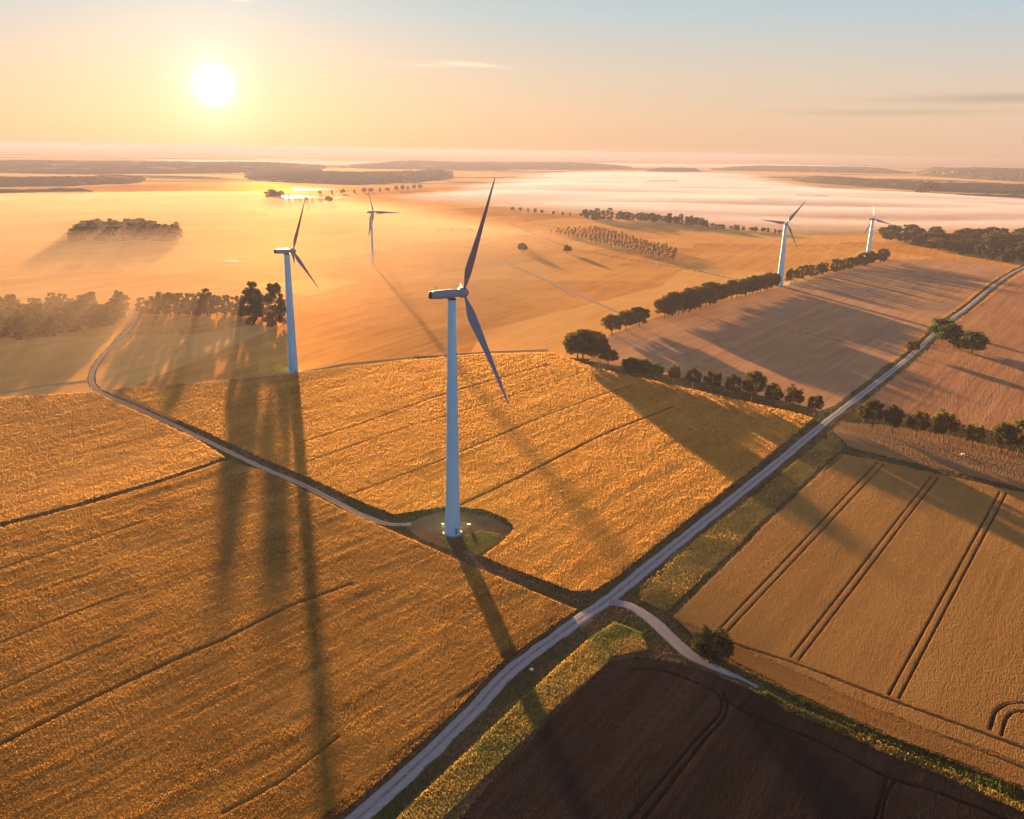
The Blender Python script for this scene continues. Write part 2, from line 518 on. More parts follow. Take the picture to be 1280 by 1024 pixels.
WH = dict(c1=(0.44, 0.215, 0.028), c2=(0.18, 0.080, 0.012), c3=(0.74, 0.42, 0.075), soil=(0.070, 0.034, 0.014))
HD = {f[0]: heading(f[4]) for f in FIELDS}
FM = {
    1: field_mat('ripe_wheat_near', **WH, ang=HD[1], rows=0.16, patch=0.36, grain=(2.6, 0.42), green=(0.17, 0.11, 0.018), gscale=0.012, glo=0.52, ghi=0.85),
    2: field_mat('ripe_wheat_left', c1=(0.62, 0.29, 0.045), c2=(0.38, 0.15, 0.020), c3=(0.80, 0.42, 0.08), soil=(0.10, 0.05, 0.02), ang=HD[2], rows=0.22, patch=0.30, grain=(2.2, 0.30)),
    3: field_mat('ripe_wheat_middle', c1=(0.62, 0.28, 0.032), c2=(0.34, 0.13, 0.014), c3=(0.86, 0.45, 0.060), soil=(0.085, 0.042, 0.018), ang=HD[3], rows=0.22, patch=0.34, grain=(2.2, 0.34)),
    4: field_mat('pale_stubble', c1=(0.50, 0.265, 0.11), c2=(0.34, 0.175, 0.075), c3=(0.64, 0.37, 0.16), soil=(0.17, 0.11, 0.07), ang=HD[4], rows=0.36, patch=0.36, grain=(1.5, 0.14), row=3.0, bdist=0.1, sheen=.12, green=(0.20, 0.14, 0.09), gscale=0.01, glo=0.5, ghi=0.75),
    5: field_mat('tan_stubble', c1=(0.42, 0.205, 0.08), c2=(0.27, 0.125, 0.05), c3=(0.54, 0.29, 0.115), soil=(0.16, 0.10, 0.06), ang=HD[5], rows=0.42, patch=0.28, grain=(1.5, 0.12), row=3.0, bdist=0.1, sheen=.12),
    12: field_mat('dry_meadow', c1=(0.34, 0.18, 0.06), c2=(0.20, 0.105, 0.035), c3=(0.50, 0.29, 0.10), soil=(0.13, 0.085, 0.05), ang=HD[12], rows=0.3, patch=0.5, grain=(1.8, 0.25), bdist=0.15),
    6: field_mat('rough_grass', c1=(0.38, 0.22, 0.045), c2=(0.15, 0.095, 0.02), c3=(0.62, 0.38, 0.09), soil=(0.1, 0.07, 0.03), ang=HD[6], rows=0.16, patch=0.65, grain=(1.4, 0.5), bdist=0.35, green=(0.20, 0.125, 0.022), gscale=0.05, glo=0.55, ghi=0.75),
    7: field_mat('brown_barley', c1=(0.40, 0.20, 0.045), c2=(0.27, 0.125, 0.028), c3=(0.53, 0.285, 0.07), soil=(0.035, 0.02, 0.012), ang=HD[7], rows=0.20, patch=0.26, grain=(3.5, 0.26), row=2.2, bdist=0.05),
    8: field_mat('brown_barley_headland', c1=(0.32, 0.15, 0.032), c2=(0.21, 0.095, 0.02), c3=(0.41, 0.21, 0.05), soil=(0.05, 0.03, 0.015), ang=HD[8], rows=0.30, patch=0.2, grain=(3.5, 0.25), row=1.2, bdist=0.05),
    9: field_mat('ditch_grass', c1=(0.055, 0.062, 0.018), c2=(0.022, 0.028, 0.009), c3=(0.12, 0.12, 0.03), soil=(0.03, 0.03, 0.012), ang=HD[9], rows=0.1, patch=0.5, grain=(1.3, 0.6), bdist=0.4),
    10: field_mat('verge_grass', c1=(0.19, 0.185, 0.035), c2=(0.075, 0.085, 0.018), c3=(0.42, 0.33, 0.085), soil=(0.06, 0.05, 0.02), ang=HD[10], rows=0.08, patch=0.55, grain=(1.2, 0.6), bdist=0.4, green=(0.06, 0.10, 0.018), gscale=0.06, glo=0.5, ghi=0.7),
    11: field_mat('dark_earth', c1=(0.026, 0.016, 0.012), c2=(0.013, 0.008, 0.007), c3=(0.048, 0.030, 0.021), soil=(0.003, 0.002, 0.002), ang=HD[11], rows=0.5, patch=0.30, grain=(2.5, 0.3), row=1.1, bdist=0.12),
    0: field_mat('golden_fields', c1=(0.78, 0.37, 0.075), c2=(0.58, 0.25, 0.04), c3=(0.86, 0.48, 0.12), soil=(0.30, 0.20, 0.12), ang=heading(((400, 400), (600, 350))), rows=0.30, patch=0.40, grain=(1.2, 0.10), row=5.0, bdist=0.1, sheen=.09),
    13: field_mat('shaded_verge_earth', c1=(0.11, 0.075, 0.030), c2=(0.045, 0.036, 0.014), c3=(0.24, 0.17, 0.065), soil=(0.05, 0.04, 0.02), ang=HD[10], rows=0.15, patch=0.6, grain=(1.6, 0.6), bdist=0.3, green=(0.045, 0.05, 0.012), gscale=0.07, glo=0.45, ghi=0.65),  # earth and grass, colour darkened for the shade beside the standing crop
    14: field_mat('turbine_pad_earth', c1=(0.24, 0.125, 0.06), c2=(0.15, 0.075, 0.035), c3=(0.34, 0.20, 0.11), soil=(0.2, 0.13, 0.08), ang=0.0, rows=0.05, patch=0.3, grain=(2.0, 0.3), bdist=0.1, green=(0.13, 0.075, 0.035), gscale=0.08, glo=0.50, ghi=0.70),
}


def road_mat(name, c1, c2, mid):
    m, t = new_mat(name)
    pos = t.node('ShaderNodeNewGeometry').outputs['Position']
    n = t.noise(pos, 0.5, 5.0, 0.65)
    n2 = t.noise(pos, 4.0, 3.0, 0.7)
    at = t.node('ShaderNodeAttribute', attribute_name='across').outputs['Fac']   # -1 .. 1 over the width
    aa = t.math('ABSOLUTE', at)
    col = t.ramp(t.math('ADD', t.math('MULTIPLY', n, 0.7), t.math('MULTIPLY', n2, 0.3)), [(0.3, c2), (0.7, c1)])
    strip = t.math('MULTIPLY', t.smooth(aa, 0.26, 0.10), t.smooth(n, 0.30, 0.6, 0.15, 1.0))
    col = t.mix(strip, col, mid)
    rag = t.smooth(t.math('ADD', aa, t.math('MULTIPLY', t.math('SUBTRACT', n, 0.5), 0.7)), 0.80, 1.02)
    col = t.mix(rag, col, (0.10, 0.075, 0.035))
    bn = t.node('ShaderNodeBump', i_Strength=0.4, i_Distance=0.05, i_Height=n2)
    b = t.node('ShaderNodeBsdfDiffuse', i_Color=col, i_Roughness=0.6, i_Normal=bn.outputs[0])
    finish(t, b.outputs[0])
    MATS[name] = m
    return m


road_mat('gravel', (0.50, 0.45, 0.38), (0.36, 0.32, 0.265), (0.25, 0.21, 0.15))
road_mat('gravel_branch', (0.40, 0.35, 0.31), (0.29, 0.25, 0.22), (0.32, 0.28, 0.24))
road_mat('farm_track_dirt', (0.66, 0.46, 0.28), (0.50, 0.34, 0.20), (0.42, 0.29, 0.14))
simple('shade_blue_paint', (0.17, 0.55, 0.74), 0.35, var=0.035, scale=0.25, spec=0.4)  # white towers; the blue of their skylit shade is put into this colour
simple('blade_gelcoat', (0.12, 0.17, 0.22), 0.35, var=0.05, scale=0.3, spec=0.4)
simple('shaded_nacelle_paint', (0.15, 0.23, 0.29), 0.4, var=0.05, scale=0.4)  # nacelle and hub: grey-blue shade is put into the paint colour
simple('dark_grille', (0.03, 0.03, 0.035), 0.6)
simple('concrete', (0.30, 0.28, 0.25), 0.9, var=0.2, scale=2.0)
simple('box_white', (0.72, 0.68, 0.62), 0.5, var=0.08)
simple('pale_stone', (0.60, 0.55, 0.48), 0.9, var=0.25, scale=4.0, bump=0.4)
simple('bark', (0.085, 0.060, 0.040), 0.95, var=0.3, scale=3.0, bump=0.5)
simple('sapling_stem', (0.12, 0.085, 0.05), 0.9, var=0.3, scale=2.0)


def leaf_mat(name, c1, c2, trans=0.22):
    m, t = new_mat(name)
    pos = t.node('ShaderNodeNewGeometry')
    oi = t.node('ShaderNodeObjectInfo')
    n = t.noise(pos.outputs['Position'], 0.8, 3.0, 0.6)
    f = t.math('ADD', t.math('MULTIPLY', n, 0.8), t.math('MULTIPLY', t.math('SUBTRACT', oi.outputs['Random'], 0.5), 0.5))
    col = t.ramp(f, [(0.15, c1), (0.75, c2)])
    d = t.node('ShaderNodeBsdfDiffuse', i_Color=col)
    tr = t.node('ShaderNodeBsdfTranslucent', i_Color=t.mix(1.0, col, (1.3, 1.2, 0.6), 'MULTIPLY'))
    mx = t.node('ShaderNodeMixShader', i_0=trans)
    t.l.new(d.outputs[0], mx.inputs[1])
    t.l.new(tr.outputs[0], mx.inputs[2])
    finish(t, mx.outputs[0])
    MATS[name] = m
    return m


leaf_mat('leaves_olive', (0.045, 0.045, 0.014), (0.105, 0.090, 0.026))
leaf_mat('leaves_green', (0.035, 0.060, 0.015), (0.085, 0.115, 0.028))
leaf_mat('leaves_autumn', (0.06, 0.050, 0.018), (0.16, 0.105, 0.035))
leaf_mat('leaves_dark', (0.030, 0.034, 0.016), (0.070, 0.068, 0.028))

# ------------------------------------------------------------------ the fields: one polar patchwork of real relief
DSTEP = 0.058
rows = np.radians(np.arange(58.0, 2.2, -DSTEP))
cols = np.radians(np.arange(-48.0, 50.01, DSTEP))
rr = CAM_H / np.tan(rows)
RR, AZ = np.meshgrid(rr, cols, indexing='ij')
NR, NC = RR.shape
X = (RR * np.sin(AZ)).ravel()
Y = (RR * np.cos(AZ)).ravel()
Rf = RR.ravel()
# raggedness of crop edges
jag = 0.32
XW = X + jag * vnoise(X / 0.9, Y / 0.9, 21) + 0.5 * vnoise(X / 7, Y / 7, 22)
YW = Y + jag * vnoise(X / 0.9, Y / 0.9, 23) + 0.5 * vnoise(X / 7, Y / 7, 24)
ID = np.zeros(X.shape, np.int32)
for (fid, nm, poly, hh, hd, gr) in FIELDS:
    ID[inside(poly, XW, YW)] = fid
ID[inside(PAD, XW, YW)] = 14
d_road = pdist(ROAD, X, Y)
d_br = pdist(BRANCH, X, Y)
d_tr = np.minimum(pdist(TRACK, X, Y), pdist(TRACK2, X, Y))
wr = 0.7 * vnoise(X / 3.0, Y / 3.0, 31)
near = (d_road < 5.0 + wr) | (d_br < 3.2 + wr * .5) | (d_tr < 1.9 + wr * .3)
near &= ~np.isin(ID, (14,))
ID[near & np.isin(ID, (0, 1, 2, 3, 4, 5, 6, 7, 8, 9, 10, 11, 12))] = 13
# bare margins between near fields belong to the verge
blank = (ID == 0) & (Y < 520) & ((X > -60) | (Y < 380))
ID[blank & (d_tr > 1.9)] = np.where(True, 13, 13)
z = bend(X, Y)
cell = np.maximum(0.25, Rf * np.radians(DSTEP))
tram = np.zeros(X.shape)
hcrop = np.zeros(X.shape)
gra = np.zeros(X.shape)
hts = {f[0]: (f[3], f[5]) for f in FIELDS}
hts[0] = (0.10, 0.05)
hts[13] = (0.12, 0.12)
hts[14] = (0.03, 0.04)
for fid, (h, g) in hts.items():
    mk = ID == fid
    hcrop[mk] = h
    gra[mk] = g
for fid, lines in TRAMS.items():
    for pts, hw, dep in lines:
        if dep <= 0:
            continue
        ln = pxs(pts)
        if len(ln) > 2:
            ln = smoothline(ln, 5)
        dd = pdist(ln, X, Y, 12)
        near_ = dd < 10
        wob = 1 + 0.35 * vnoise(X[near_] / 2.5, Y[near_] / 2.5, 41)
        s = np.clip((hw * wob + cell[near_] * 0.75 - dd[near_]) / (cell[near_] * 1.1), 0, 1) * (ID[near_] == fid) * dep
        tram[near_] = np.maximum(tram[near_], s)
for ln in THINPATH:
    dd = pdist(ln, X, Y, 12)
    s = np.clip((0.9 + cell - dd) / (cell * 1.2), 0, 1) * 0.0
    tram = np.maximum(tram, s)
# relief of the canopy: heads of corn in clumps, drill rows, the odd lodged patch
ca = {k: (math.cos(v), math.sin(v)) for k, v in HD.items()}
ca[0] = ca[3]
ca[13] = ca[10]
ca[14] = (1, 0)
AU = np.zeros(X.shape)
AV = np.zeros(X.shape)
for fid, (c_, s_) in ca.items():
    mk = ID == fid
    AU[mk] = X[mk] * c_ + Y[mk] * s_
    AV[mk] = -X[mk] * s_ + Y[mk] * c_
rng = np.random.default_rng(3)
fine = rng.uniform(-1, 1, X.shape)
clump = vnoise(AU / 2.2, AV / 0.9, 51)
clump2 = vnoise(AU / 7.0, AV / 2.6, 52)
rowz = vnoise(AU / 30.0, AV / 1.7, 53)
lodge = np.clip(vnoise(AU / 18, AV / 5, 54) - 0.35, 0, 1)
fade = np.clip(260.0 / np.maximum(Rf, 1), 0.25, 1)
rel = gra * (1.1 * fine * fade + 0.25 * clump + 0.30 * clump2 + 0.35 * rowz - 1.2 * lodge * (np.isin(ID, (1, 3))))
z = z + hcrop * (1 - tram * 0.92) + rel * (1 - tram * 0.6)
z[(d_road < 2.6) | (d_br < 1.9) | (d_tr < 1.3)] = bend(X, Y)[(d_road < 2.6) | (d_br < 1.9) | (d_tr < 1.3)] - 0.05
V = np.stack([X, Y, z], 1)
ii = np.arange(NR * NC).reshape(NR, NC)
Q = np.stack([ii[:-1, :-1], ii[1:, :-1], ii[1:, 1:], ii[:-1, 1:]], -1).reshape(-1, 4)[:, ::-1]
ID2 = ID.reshape(NR, NC)
FID = ID2[:-1, :-1].ravel()
OBJ = {
    0: ('ground', dict(kind='structure')),
    1: ('wheat_crop', dict(label='ripe golden wheat filling the large field at the bottom left', cat='wheat', kind='stuff')),
    2: ('wheat_crop', dict(label='pale golden wheat in the field left of the dirt track bend', cat='wheat', kind='stuff')),
    3: ('wheat_crop', dict(label='ripe wheat in the middle field behind the nearest turbine, between track and gravel road', cat='wheat', kind='stuff')),
    4: ('stubble', dict(label='brown mown stubble left of the gravel road beyond the tree row', cat='stubble', kind='stuff')),
    5: ('stubble', dict(label='tan mown stubble right of the gravel road with fine streaks', cat='stubble', kind='stuff')),
    6: ('rough_grass', dict(label='golden rough grass strip between gravel road and tramlined field', cat='grass', kind='stuff')),
    7: ('barley_crop', dict(label='brown ripe crop with three pairs of dark tramlines', cat='barley', kind='stuff')),
    8: ('barley_crop', dict(label='narrow brown crop strip along the near edge of the tramlined field', cat='barley', kind='stuff')),
    9: ('ditch_grass', dict(label='dark green grass in the ditch beside the dark brown field', cat='grass', kind='stuff')),
    10: ('verge_grass', dict(label='tall yellow green grass between gravel road and dark brown field', cat='grass', kind='stuff')),
    11: ('dark_field', dict(kind='structure')),
    12: ('dry_meadow', dict(label='dry brown grass strip below the right hand tree row', cat='grass', kind='stuff')),
    13: ('verge', dict(kind='structure')),
    14: ('turbine_pad', dict(kind='structure')),
}
for fid, (nm, tg) in OBJ.items():
    fq = Q[FID == fid]
    if len(fq) == 0:
        continue
    u, inv = np.unique(fq.ravel(), return_inverse=True)
    me = mesh_np(nm, V[u], quads=inv.reshape(-1, 4), smooth=False)
    a = me.attributes.new('tram', 'FLOAT', 'POINT')
    a.data.foreach_set('value', tram[u].astype(np.float32))
    tag(link(nm, me, FM[fid]), **tg)

# the land beyond and around, out to the horizon, a little lower than the modelled fields
m, t = new_mat('far_land')
pos = t.node('ShaderNodeNewGeometry').outputs['Position']
wv = t.vmath('MULTIPLY', pos, (0.55, 1.0, 0.0)).outputs[0]
wn = t.noise(wv, 0.004, 3.0, 0.5)
wv2 = t.vmath('ADD', wv, t.node('ShaderNodeCombineXYZ', i_0=t.math('MULTIPLY', wn, 120.0), i_1=t.math('MULTIPLY', wn, 90.0)).outputs[0]).outputs[0]
vo = t.node('ShaderNodeTexVoronoi', i_Vector=wv2, i_Scale=0.0035)
vc = t.node('ShaderNodeSeparateColor', i_0=vo.outputs['Color'])
patchc = t.ramp(vc.outputs[0], [(0.0, (0.52, 0.30, 0.11)), (0.3, (0.62, 0.38, 0.14)), (0.5, (0.34, 0.22, 0.10)), (0.68, (0.58, 0.36, 0.14)), (0.8, (0.16, 0.15, 0.05)), (0.9, (0.70, 0.46, 0.20))], 'CONSTANT')
wood = t.noise(t.vmath('MULTIPLY', pos, (0.45, 1.0, 0.0)).outputs[0], 0.0011, 5.0, 0.62)
dist = t.vmath('LENGTH', pos).outputs['Value']
wmask = t.math('MULTIPLY', t.smooth(wood, 0.54, 0.57), t.smooth(dist, 2500.0, 4000.0))
col = t.mix(t.math('MULTIPLY', t.noise(pos, 0.02, 4.0), 0.6), patchc, (0.42, 0.25, 0.10))
col = t.mix(wmask, col, (0.045, 0.045, 0.022))
_d = t.node('ShaderNodeBsdfDiffuse', i_Color=col)
_g = t.node('ShaderNodeBsdfGlossy', i_Color=t.mix(1.0, col, (1.25, 1.2, 1.1), 'MULTIPLY'), i_Roughness=0.75)
_m = t.node('ShaderNodeMixShader', i_0=t.mix(wmask, (.09, .09, .09), (0.0, 0.0, 0.0)))
t.l.new(_d.outputs[0], _m.inputs[1])
t.l.new(_g.outputs[0], _m.inputs[2])
finish(t, _m.outputs[0])
FAR = m
nseg = 96
radii = [0.0, 60, 100, 200, 400, 800, 1600, 2800, 3200, 5000, 8000, 12000, 18000, 26000]
vs, fs = [], []
bm = bmesh.new()
rings = []
for r_ in radii[1:]:
    ring = []
    for k in range(nseg):
        a = 2 * math.pi * k / nseg
        x_, y_ = r_ * math.sin(a), r_ * math.cos(a)
        ring.append(bm.verts.new((x_, y_, -2.2 if r_ < 3000 else -1.2)))
    rings.append(ring)
c0 = bm.verts.new((0, 0, -2.2))
for k in range(nseg):
    bm.faces.new((c0, rings[0][(k + 1) % nseg], rings[0][k]))
for a_, b_ in zip(rings[:-1], rings[1:]):
    for k in range(nseg):
        bm.faces.new((a_[k], a_[(k + 1) % nseg], b_[(k + 1) % nseg], b_[k]))
bmesh.ops.recalc_face_normals(bm, faces=bm.faces)
me = bpy.data.meshes.new('terrain')
bm.to_mesh(me)
bm.free()
tag(link('terrain', me, FAR), kind='structure')


# ------------------------------------------------------------------ roads: cambered ribbons over the ground
def ribbon(name, line, half, mat, lift=0.10, n=9, taper_end=0.0, seed=1):
    L = [line[0]]
    for p in line[1:]:                                  # resample about every 1.5 m near, longer far away
        while True:
            d = p - L[-1]
            q = np.hypot(*d)
            step = max(1.2, np.hypot(*L[-1]) * 0.006)
            if q < step:
                break
            L.append(L[-1] + d / q * step)
    L = np.array(L)
    T = np.gradient(L, axis=0)
    T /= np.linalg.norm(T, axis=1)[:, None]
    N = np.stack([-T[:, 1], T[:, 0]], 1)
    K = len(L)
    s = np.linspace(-1, 1, n)
    vs = np.zeros((K, n, 3))
    wob1 = 1 + 0.14 * vnoise(L[:, 0] / 4, L[:, 1] / 4, seed)
    wob2 = 1 + 0.14 * vnoise(L[:, 0] / 4, L[:, 1] / 4, seed + 7)
    end = np.ones(K)
    if taper_end:
        end = np.clip((K - np.arange(K)) / (K * taper_end), 0.25, 1)
    for j, q in enumerate(s):
        wd = half * np.where(q < 0, wob1, wob2) * end
        p = L + N * (q * wd)[:, None]
        vs[:, j, :2] = p
        edge = max(0.0, abs(q) - 0.86) / 0.14
        rut = -0.03 * math.exp(-((abs(q) - 0.45) / 0.14) ** 2)
        vs[:, j, 2] = bend(p[:, 0], p[:, 1]) + lift + rut - edge * 0.22
    idx = np.arange(K * n).reshape(K, n)
    q4 = np.stack([idx[:-1, :-1], idx[:-1, 1:], idx[1:, 1:], idx[1:, :-1]], -1).reshape(-1, 4)[:, ::-1]
    me = mesh_np(name, vs.reshape(-1, 3), quads=q4, smooth=True)
    a = me.attributes.new('across', 'FLOAT', 'POINT')
    a.data.foreach_set('value', np.tile(s, K).astype(np.float32))
    return tag(link(name, me, MATS[mat]), kind='structure')


ribbon('road', ROAD, 2.15, 'gravel', 0.10)
ribbon('branch_road', BRANCH, 2.2, 'gravel_branch', 0.135, taper_end=0.35, seed=4)
ribbon('path', TRACK, 1.6, 'farm_track_dirt', 0.09, seed=5)
ribbon('path', FARPATH, 1.9, 'farm_track_dirt', 0.32, seed=8)
ribbon('path', THINPATH[0], 0.9, 'farm_track_dirt', 0.42, seed=9)
ribbon('path', THINPATH[1], 0.9, 'farm_track_dirt', 0.42, seed=10)


# ------------------------------------------------------------------ ears and tufts that stand up out of the canopy
def straw_mat(name, c1, c2, tr=0.35):
    m, t = new_mat(name)
    pos = t.node('ShaderNodeNewGeometry').outputs['Position']
    n = t.noise(pos, 1.7, 2.0, .6)
    n2 = t.noise(pos, .06, 3.0, .6)
    col = t.ramp(t.math('ADD', t.math('MULTIPLY', n, .6), t.math('MULTIPLY', n2, .4)), [(.35, c1), (.65, c2)])
    d = t.node('ShaderNodeBsdfDiffuse', i_Color=col)
    q = t.node('ShaderNodeBsdfTranslucent', i_Color=col)
    mx = t.node('ShaderNodeMixShader', i_0=tr)
    t.l.new(d.outputs[0], mx.inputs[1])
    t.l.new(q.outputs[0], mx.inputs[2])
    finish(t, mx.outputs[0])
    return m


STRAW = straw_mat('straw_ears', (0.15, 0.071, 0.012), (0.40, 0.218, 0.046), .42)
STRAW_M = straw_mat('straw_ears_pale', (0.25, 0.122, 0.024), (0.54, 0.315, 0.080), .45)
STRAW_F = straw_mat('straw_ears_far', (0.36, 0.165, 0.035), (0.62, 0.32, 0.070), .45)
STRAW_S = straw_mat('stubble_stalks', (0.22, 0.11, 0.045), (0.44, 0.24, 0.10), .4)
STRAW_B = straw_mat('barley_ears', (0.17, 0.085, 0.023), (0.34, 0.19, 0.055), .4)
STRAW_K = straw_mat('dark_stalks', (0.022, 0.012, 0.008), (0.050, 0.028, 0.018), .2)
TUFT_G = straw_mat('green_tufts', (0.045, 0.070, 0.010), (0.13, 0.15, 0.022), .45)
TUFT_D = straw_mat('dark_tufts', (0.035, 0.040, 0.012), (0.09, 0.085, 0.022))
TUFT_Y = straw_mat('dry_tufts', (0.17, 0.105, 0.022), (0.38, 0.25, 0.06), .45)


def tufts(name, poly, n, z0, h, wd, mats, seed, tg, parent=None, avoid=None, fid=None, rmax=1e9, lines=None, mixs=12.0, rscale=None, head=None):
    rn = np.random.default_rng(seed)
    mn, mx = poly.min(0), poly.max(0)
    P = rn.uniform(mn, mx, (int(n * 1.0), 2))
    rp = np.hypot(P[:, 0], P[:, 1])
    k = inside(poly, P[:, 0], P[:, 1]) & (rp < rmax)
    if rscale:
        k &= rn.uniform(0, 1, len(P)) < np.minimum(1, (rscale / rp) ** 2)
    az = np.arctan2(P[:, 0], P[:, 1])
    k &= np.abs(az) < math.radians(47.5)
    P = P[k]
    k = (pdist(ROAD, P[:, 0], P[:, 1]) > 2.7) & (pdist(BRANCH, P[:, 0], P[:, 1]) > 2.0) & (pdist(TRACK, P[:, 0], P[:, 1]) > 1.6) & (pdist(TRACK2, P[:, 0], P[:, 1]) > 1.6)
    P = P[k]
    if lines:
        for pts, hw, dep in lines:
            if dep > .3:
                P = P[pdist(pxs(pts), P[:, 0], P[:, 1], 12) > hw + .35]
    N = len(P)
    ang = rn.uniform(0, 2 * math.pi, N)
    hh = h * rn.uniform(.5, 1.3, N) * (1 + .12 * vnoise(P[:, 0] / 3, P[:, 1] / 3, seed))
    ww = wd * rn.uniform(.6, 1.4, N)
    if rscale:
        sc_ = np.maximum(1, np.hypot(P[:, 0], P[:, 1]) / rscale)
        hh = hh * sc_ ** .7
        ww = ww * sc_ ** 1.1
    if head is not None:                                # drill rows and wheelings run along the heading
        c_, s_ = math.cos(head), math.sin(head)
        u_, v_ = P[:, 0] * c_ + P[:, 1] * s_, -P[:, 0] * s_ + P[:, 1] * c_
        hh = hh * (1 + .20 * vnoise(u_ / 30, v_ / 1.1, seed + 11) + .14 * vnoise(u_ / 90, v_ / 6.0, seed + 12) - .55 * np.clip(vnoise(u_ / 16, v_ / 4, seed + 13) - .3, 0, 1))
    zb = bend(P[:, 0], P[:, 1]) + z0
    dx, dy = np.cos(ang) * ww / 2, np.sin(ang) * ww / 2
    lx, ly = rn.normal(size=N) * .25 * hh, rn.normal(size=N) * .25 * hh
    q = np.stack([np.stack([P[:, 0] - dx, P[:, 1] - dy, zb], 1), np.stack([P[:, 0] + dx, P[:, 1] + dy, zb], 1),
                  np.stack([P[:, 0] + lx + dx * .5, P[:, 1] + ly + dy * .5, zb + hh], 1), np.stack([P[:, 0] + lx - dx * .5, P[:, 1] + ly - dy * .5, zb + hh], 1)], 1).reshape(-1, 3)
    me = mesh_np(name, q, quads=np.arange(len(q)).reshape(-1, 4))
    o = link(name, me, mats, parent)
    if len(mats) > 1:
        v = .5 + .5 * fbm(P[:, 0] / mixs, P[:, 1] / mixs, seed + 3, 2) + rn.normal(size=N) * .10
        mi = np.clip((v * len(mats)).astype(int), 0, len(mats) - 1)
        me.polygons.foreach_set('material_index', mi.astype(np.int32))
    tag(o, kind='stuff', **tg)
    return o


WC = [o for o in COL.objects if o.name.startswith('wheat_crop')]
OF = {}
for o_ in COL.objects:
    if o_.type == 'MESH' and o_.data.materials:
        for k_, m_ in FM.items():
            if o_.data.materials[0] == m_:
                OF[k_] = o_
tufts('ears', F_A, 1900000, .80, .27, .115, [STRAW], 61, {}, OF[1], rmax=620, lines=TRAMS[1], rscale=170, head=HD[1])
tufts('ears', F_B, 1500000, .66, .26, .12, [STRAW_M], 72, {}, OF[2], rmax=700, rscale=190, head=HD[2])
tufts('ears', F_C, 2000000, .74, .24, .11, [STRAW_M], 62, {}, OF[3], rmax=800, lines=TRAMS[3], rscale=180, head=HD[3])
F_D = pxs([(-300, 520), (-300, 252), (200, 250), (640, 262), (1000, 292), (1120, 318), (960, 352), (820, 388), (745, 440), (600, 440), (420, 458), (330, 470), (230, 480), (110, 486), (0, 496)])
tufts('ears', F_H, 1600000, .66, .11, .07, [STRAW_B], 76, {}, OF[7], rmax=700, lines=TRAMS[7], rscale=170, head=HD[7])
tufts('ears', F_HL, 200000, .61, .12, .07, [STRAW_B], 77, {}, OF[8], rmax=500, lines=TRAMS[8], rscale=170, head=HD[8])
tufts('grass_tufts', F_GRASS, 130000, .0, .42, .12, [TUFT_D, TUFT_G, TUFT_G, TUFT_G, TUFT_Y], 63, dict(label='tall green and straw coloured tufts between gravel road and dark field', cat='grass'))
tufts('grass_tufts', F_G, 160000, .15, .42, .11, [TUFT_Y, TUFT_Y, TUFT_Y, TUFT_D], 64, dict(label='dry golden tufts in the strip between gravel road and tramlined field', cat='grass'))
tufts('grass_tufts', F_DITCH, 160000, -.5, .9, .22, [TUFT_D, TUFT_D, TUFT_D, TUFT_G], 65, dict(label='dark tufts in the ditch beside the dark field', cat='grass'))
_bk = pxs([(548, 672), (580, 670), (600, 664), (625, 668), (618, 680), (603, 691), (590, 697), (572, 691), (552, 684)])
tufts('grass_tufts', _bk, 16000, 0, .18, .12, [TUFT_D, TUFT_D, TUFT_D, TUFT_D, TUFT_G], 66, dict(label='dark green grass in front of the foot of the nearest turbine', cat='grass'))
_dr = pxs([(935, 862), (985, 893), (1040, 915), (1100, 942), (1190, 978), (1300, 1028), (1300, 1018), (1190, 967), (1100, 930), (1040, 904), (985, 882), (940, 855)])
tufts('grass_tufts', _dr, 70000, 0, .6, .16, [TUFT_Y, TUFT_Y, TUFT_D], 67, dict(label='pale dry grass line between ditch and dark brown field', cat='grass'))
_rl = np.vstack([ROAD[8:70] + np.array([-4.4, 2.6]), (ROAD[8:70] + np.array([-1.9, 1.1]))[::-1]])
tufts('grass_tufts', _rl, 120000, 0, .5, .2, [TUFT_D], 68, dict(label='dark low grass along the left edge of the gravel road', cat='grass'))

# ------------------------------------------------------------------ turbines
def lathe(bm, prof, seg=28, mtx=None):
    rings = []
    for r, h in prof:
        ring = []
        for k in range(seg):
            a = 2 * math.pi * k / seg
            v = Vector((r * math.cos(a), r * math.sin(a), h))
            ring.append(bm.verts.new(mtx @ v if mtx else v))
        rings.append(ring)
    for a_, b_ in zip(rings[:-1], rings[1:]):
        for k in range(seg):
            bm.faces.new((a_[k], a_[(k + 1) % seg], b_[(k + 1) % seg], b_[k]))
    bm.faces.new(rings[0][::-1])
    bm.faces.new(rings[-1])
    return rings


def bm_obj(name, bm, mat, parent=None, smooth=True, loc=None):
    bmesh.ops.recalc_face_normals(bm, faces=bm.faces)
    me = bpy.data.meshes.new(name)
    bm.to_mesh(me)
    bm.free()
    if smooth:
        me.polygons.foreach_set('use_smooth', [True] * len(me.polygons))
        try:
            me.set_sharp_from_angle(angle=math.radians(40))
        except Exception:
            pass
    o = link(name, me, MATS[mat] if isinstance(mat, str) else mat, parent)
    if loc is not None:
        o.location = loc
    return o


def box(bm, c, s, rz=0.0, bev=0.0):
    r = bmesh.ops.create_cube(bm, size=1.0, matrix=Matrix.Translation(c) @ Matrix.Rotation(rz, 4, 'Z') @ Matrix.Diagonal((*s, 1)))
    if bev:
        es = list({e for v in r['verts'] for e in v.link_edges})
        bmesh.ops.bevel(bm, geom=es, offset=bev, segments=2, affect='EDGES')


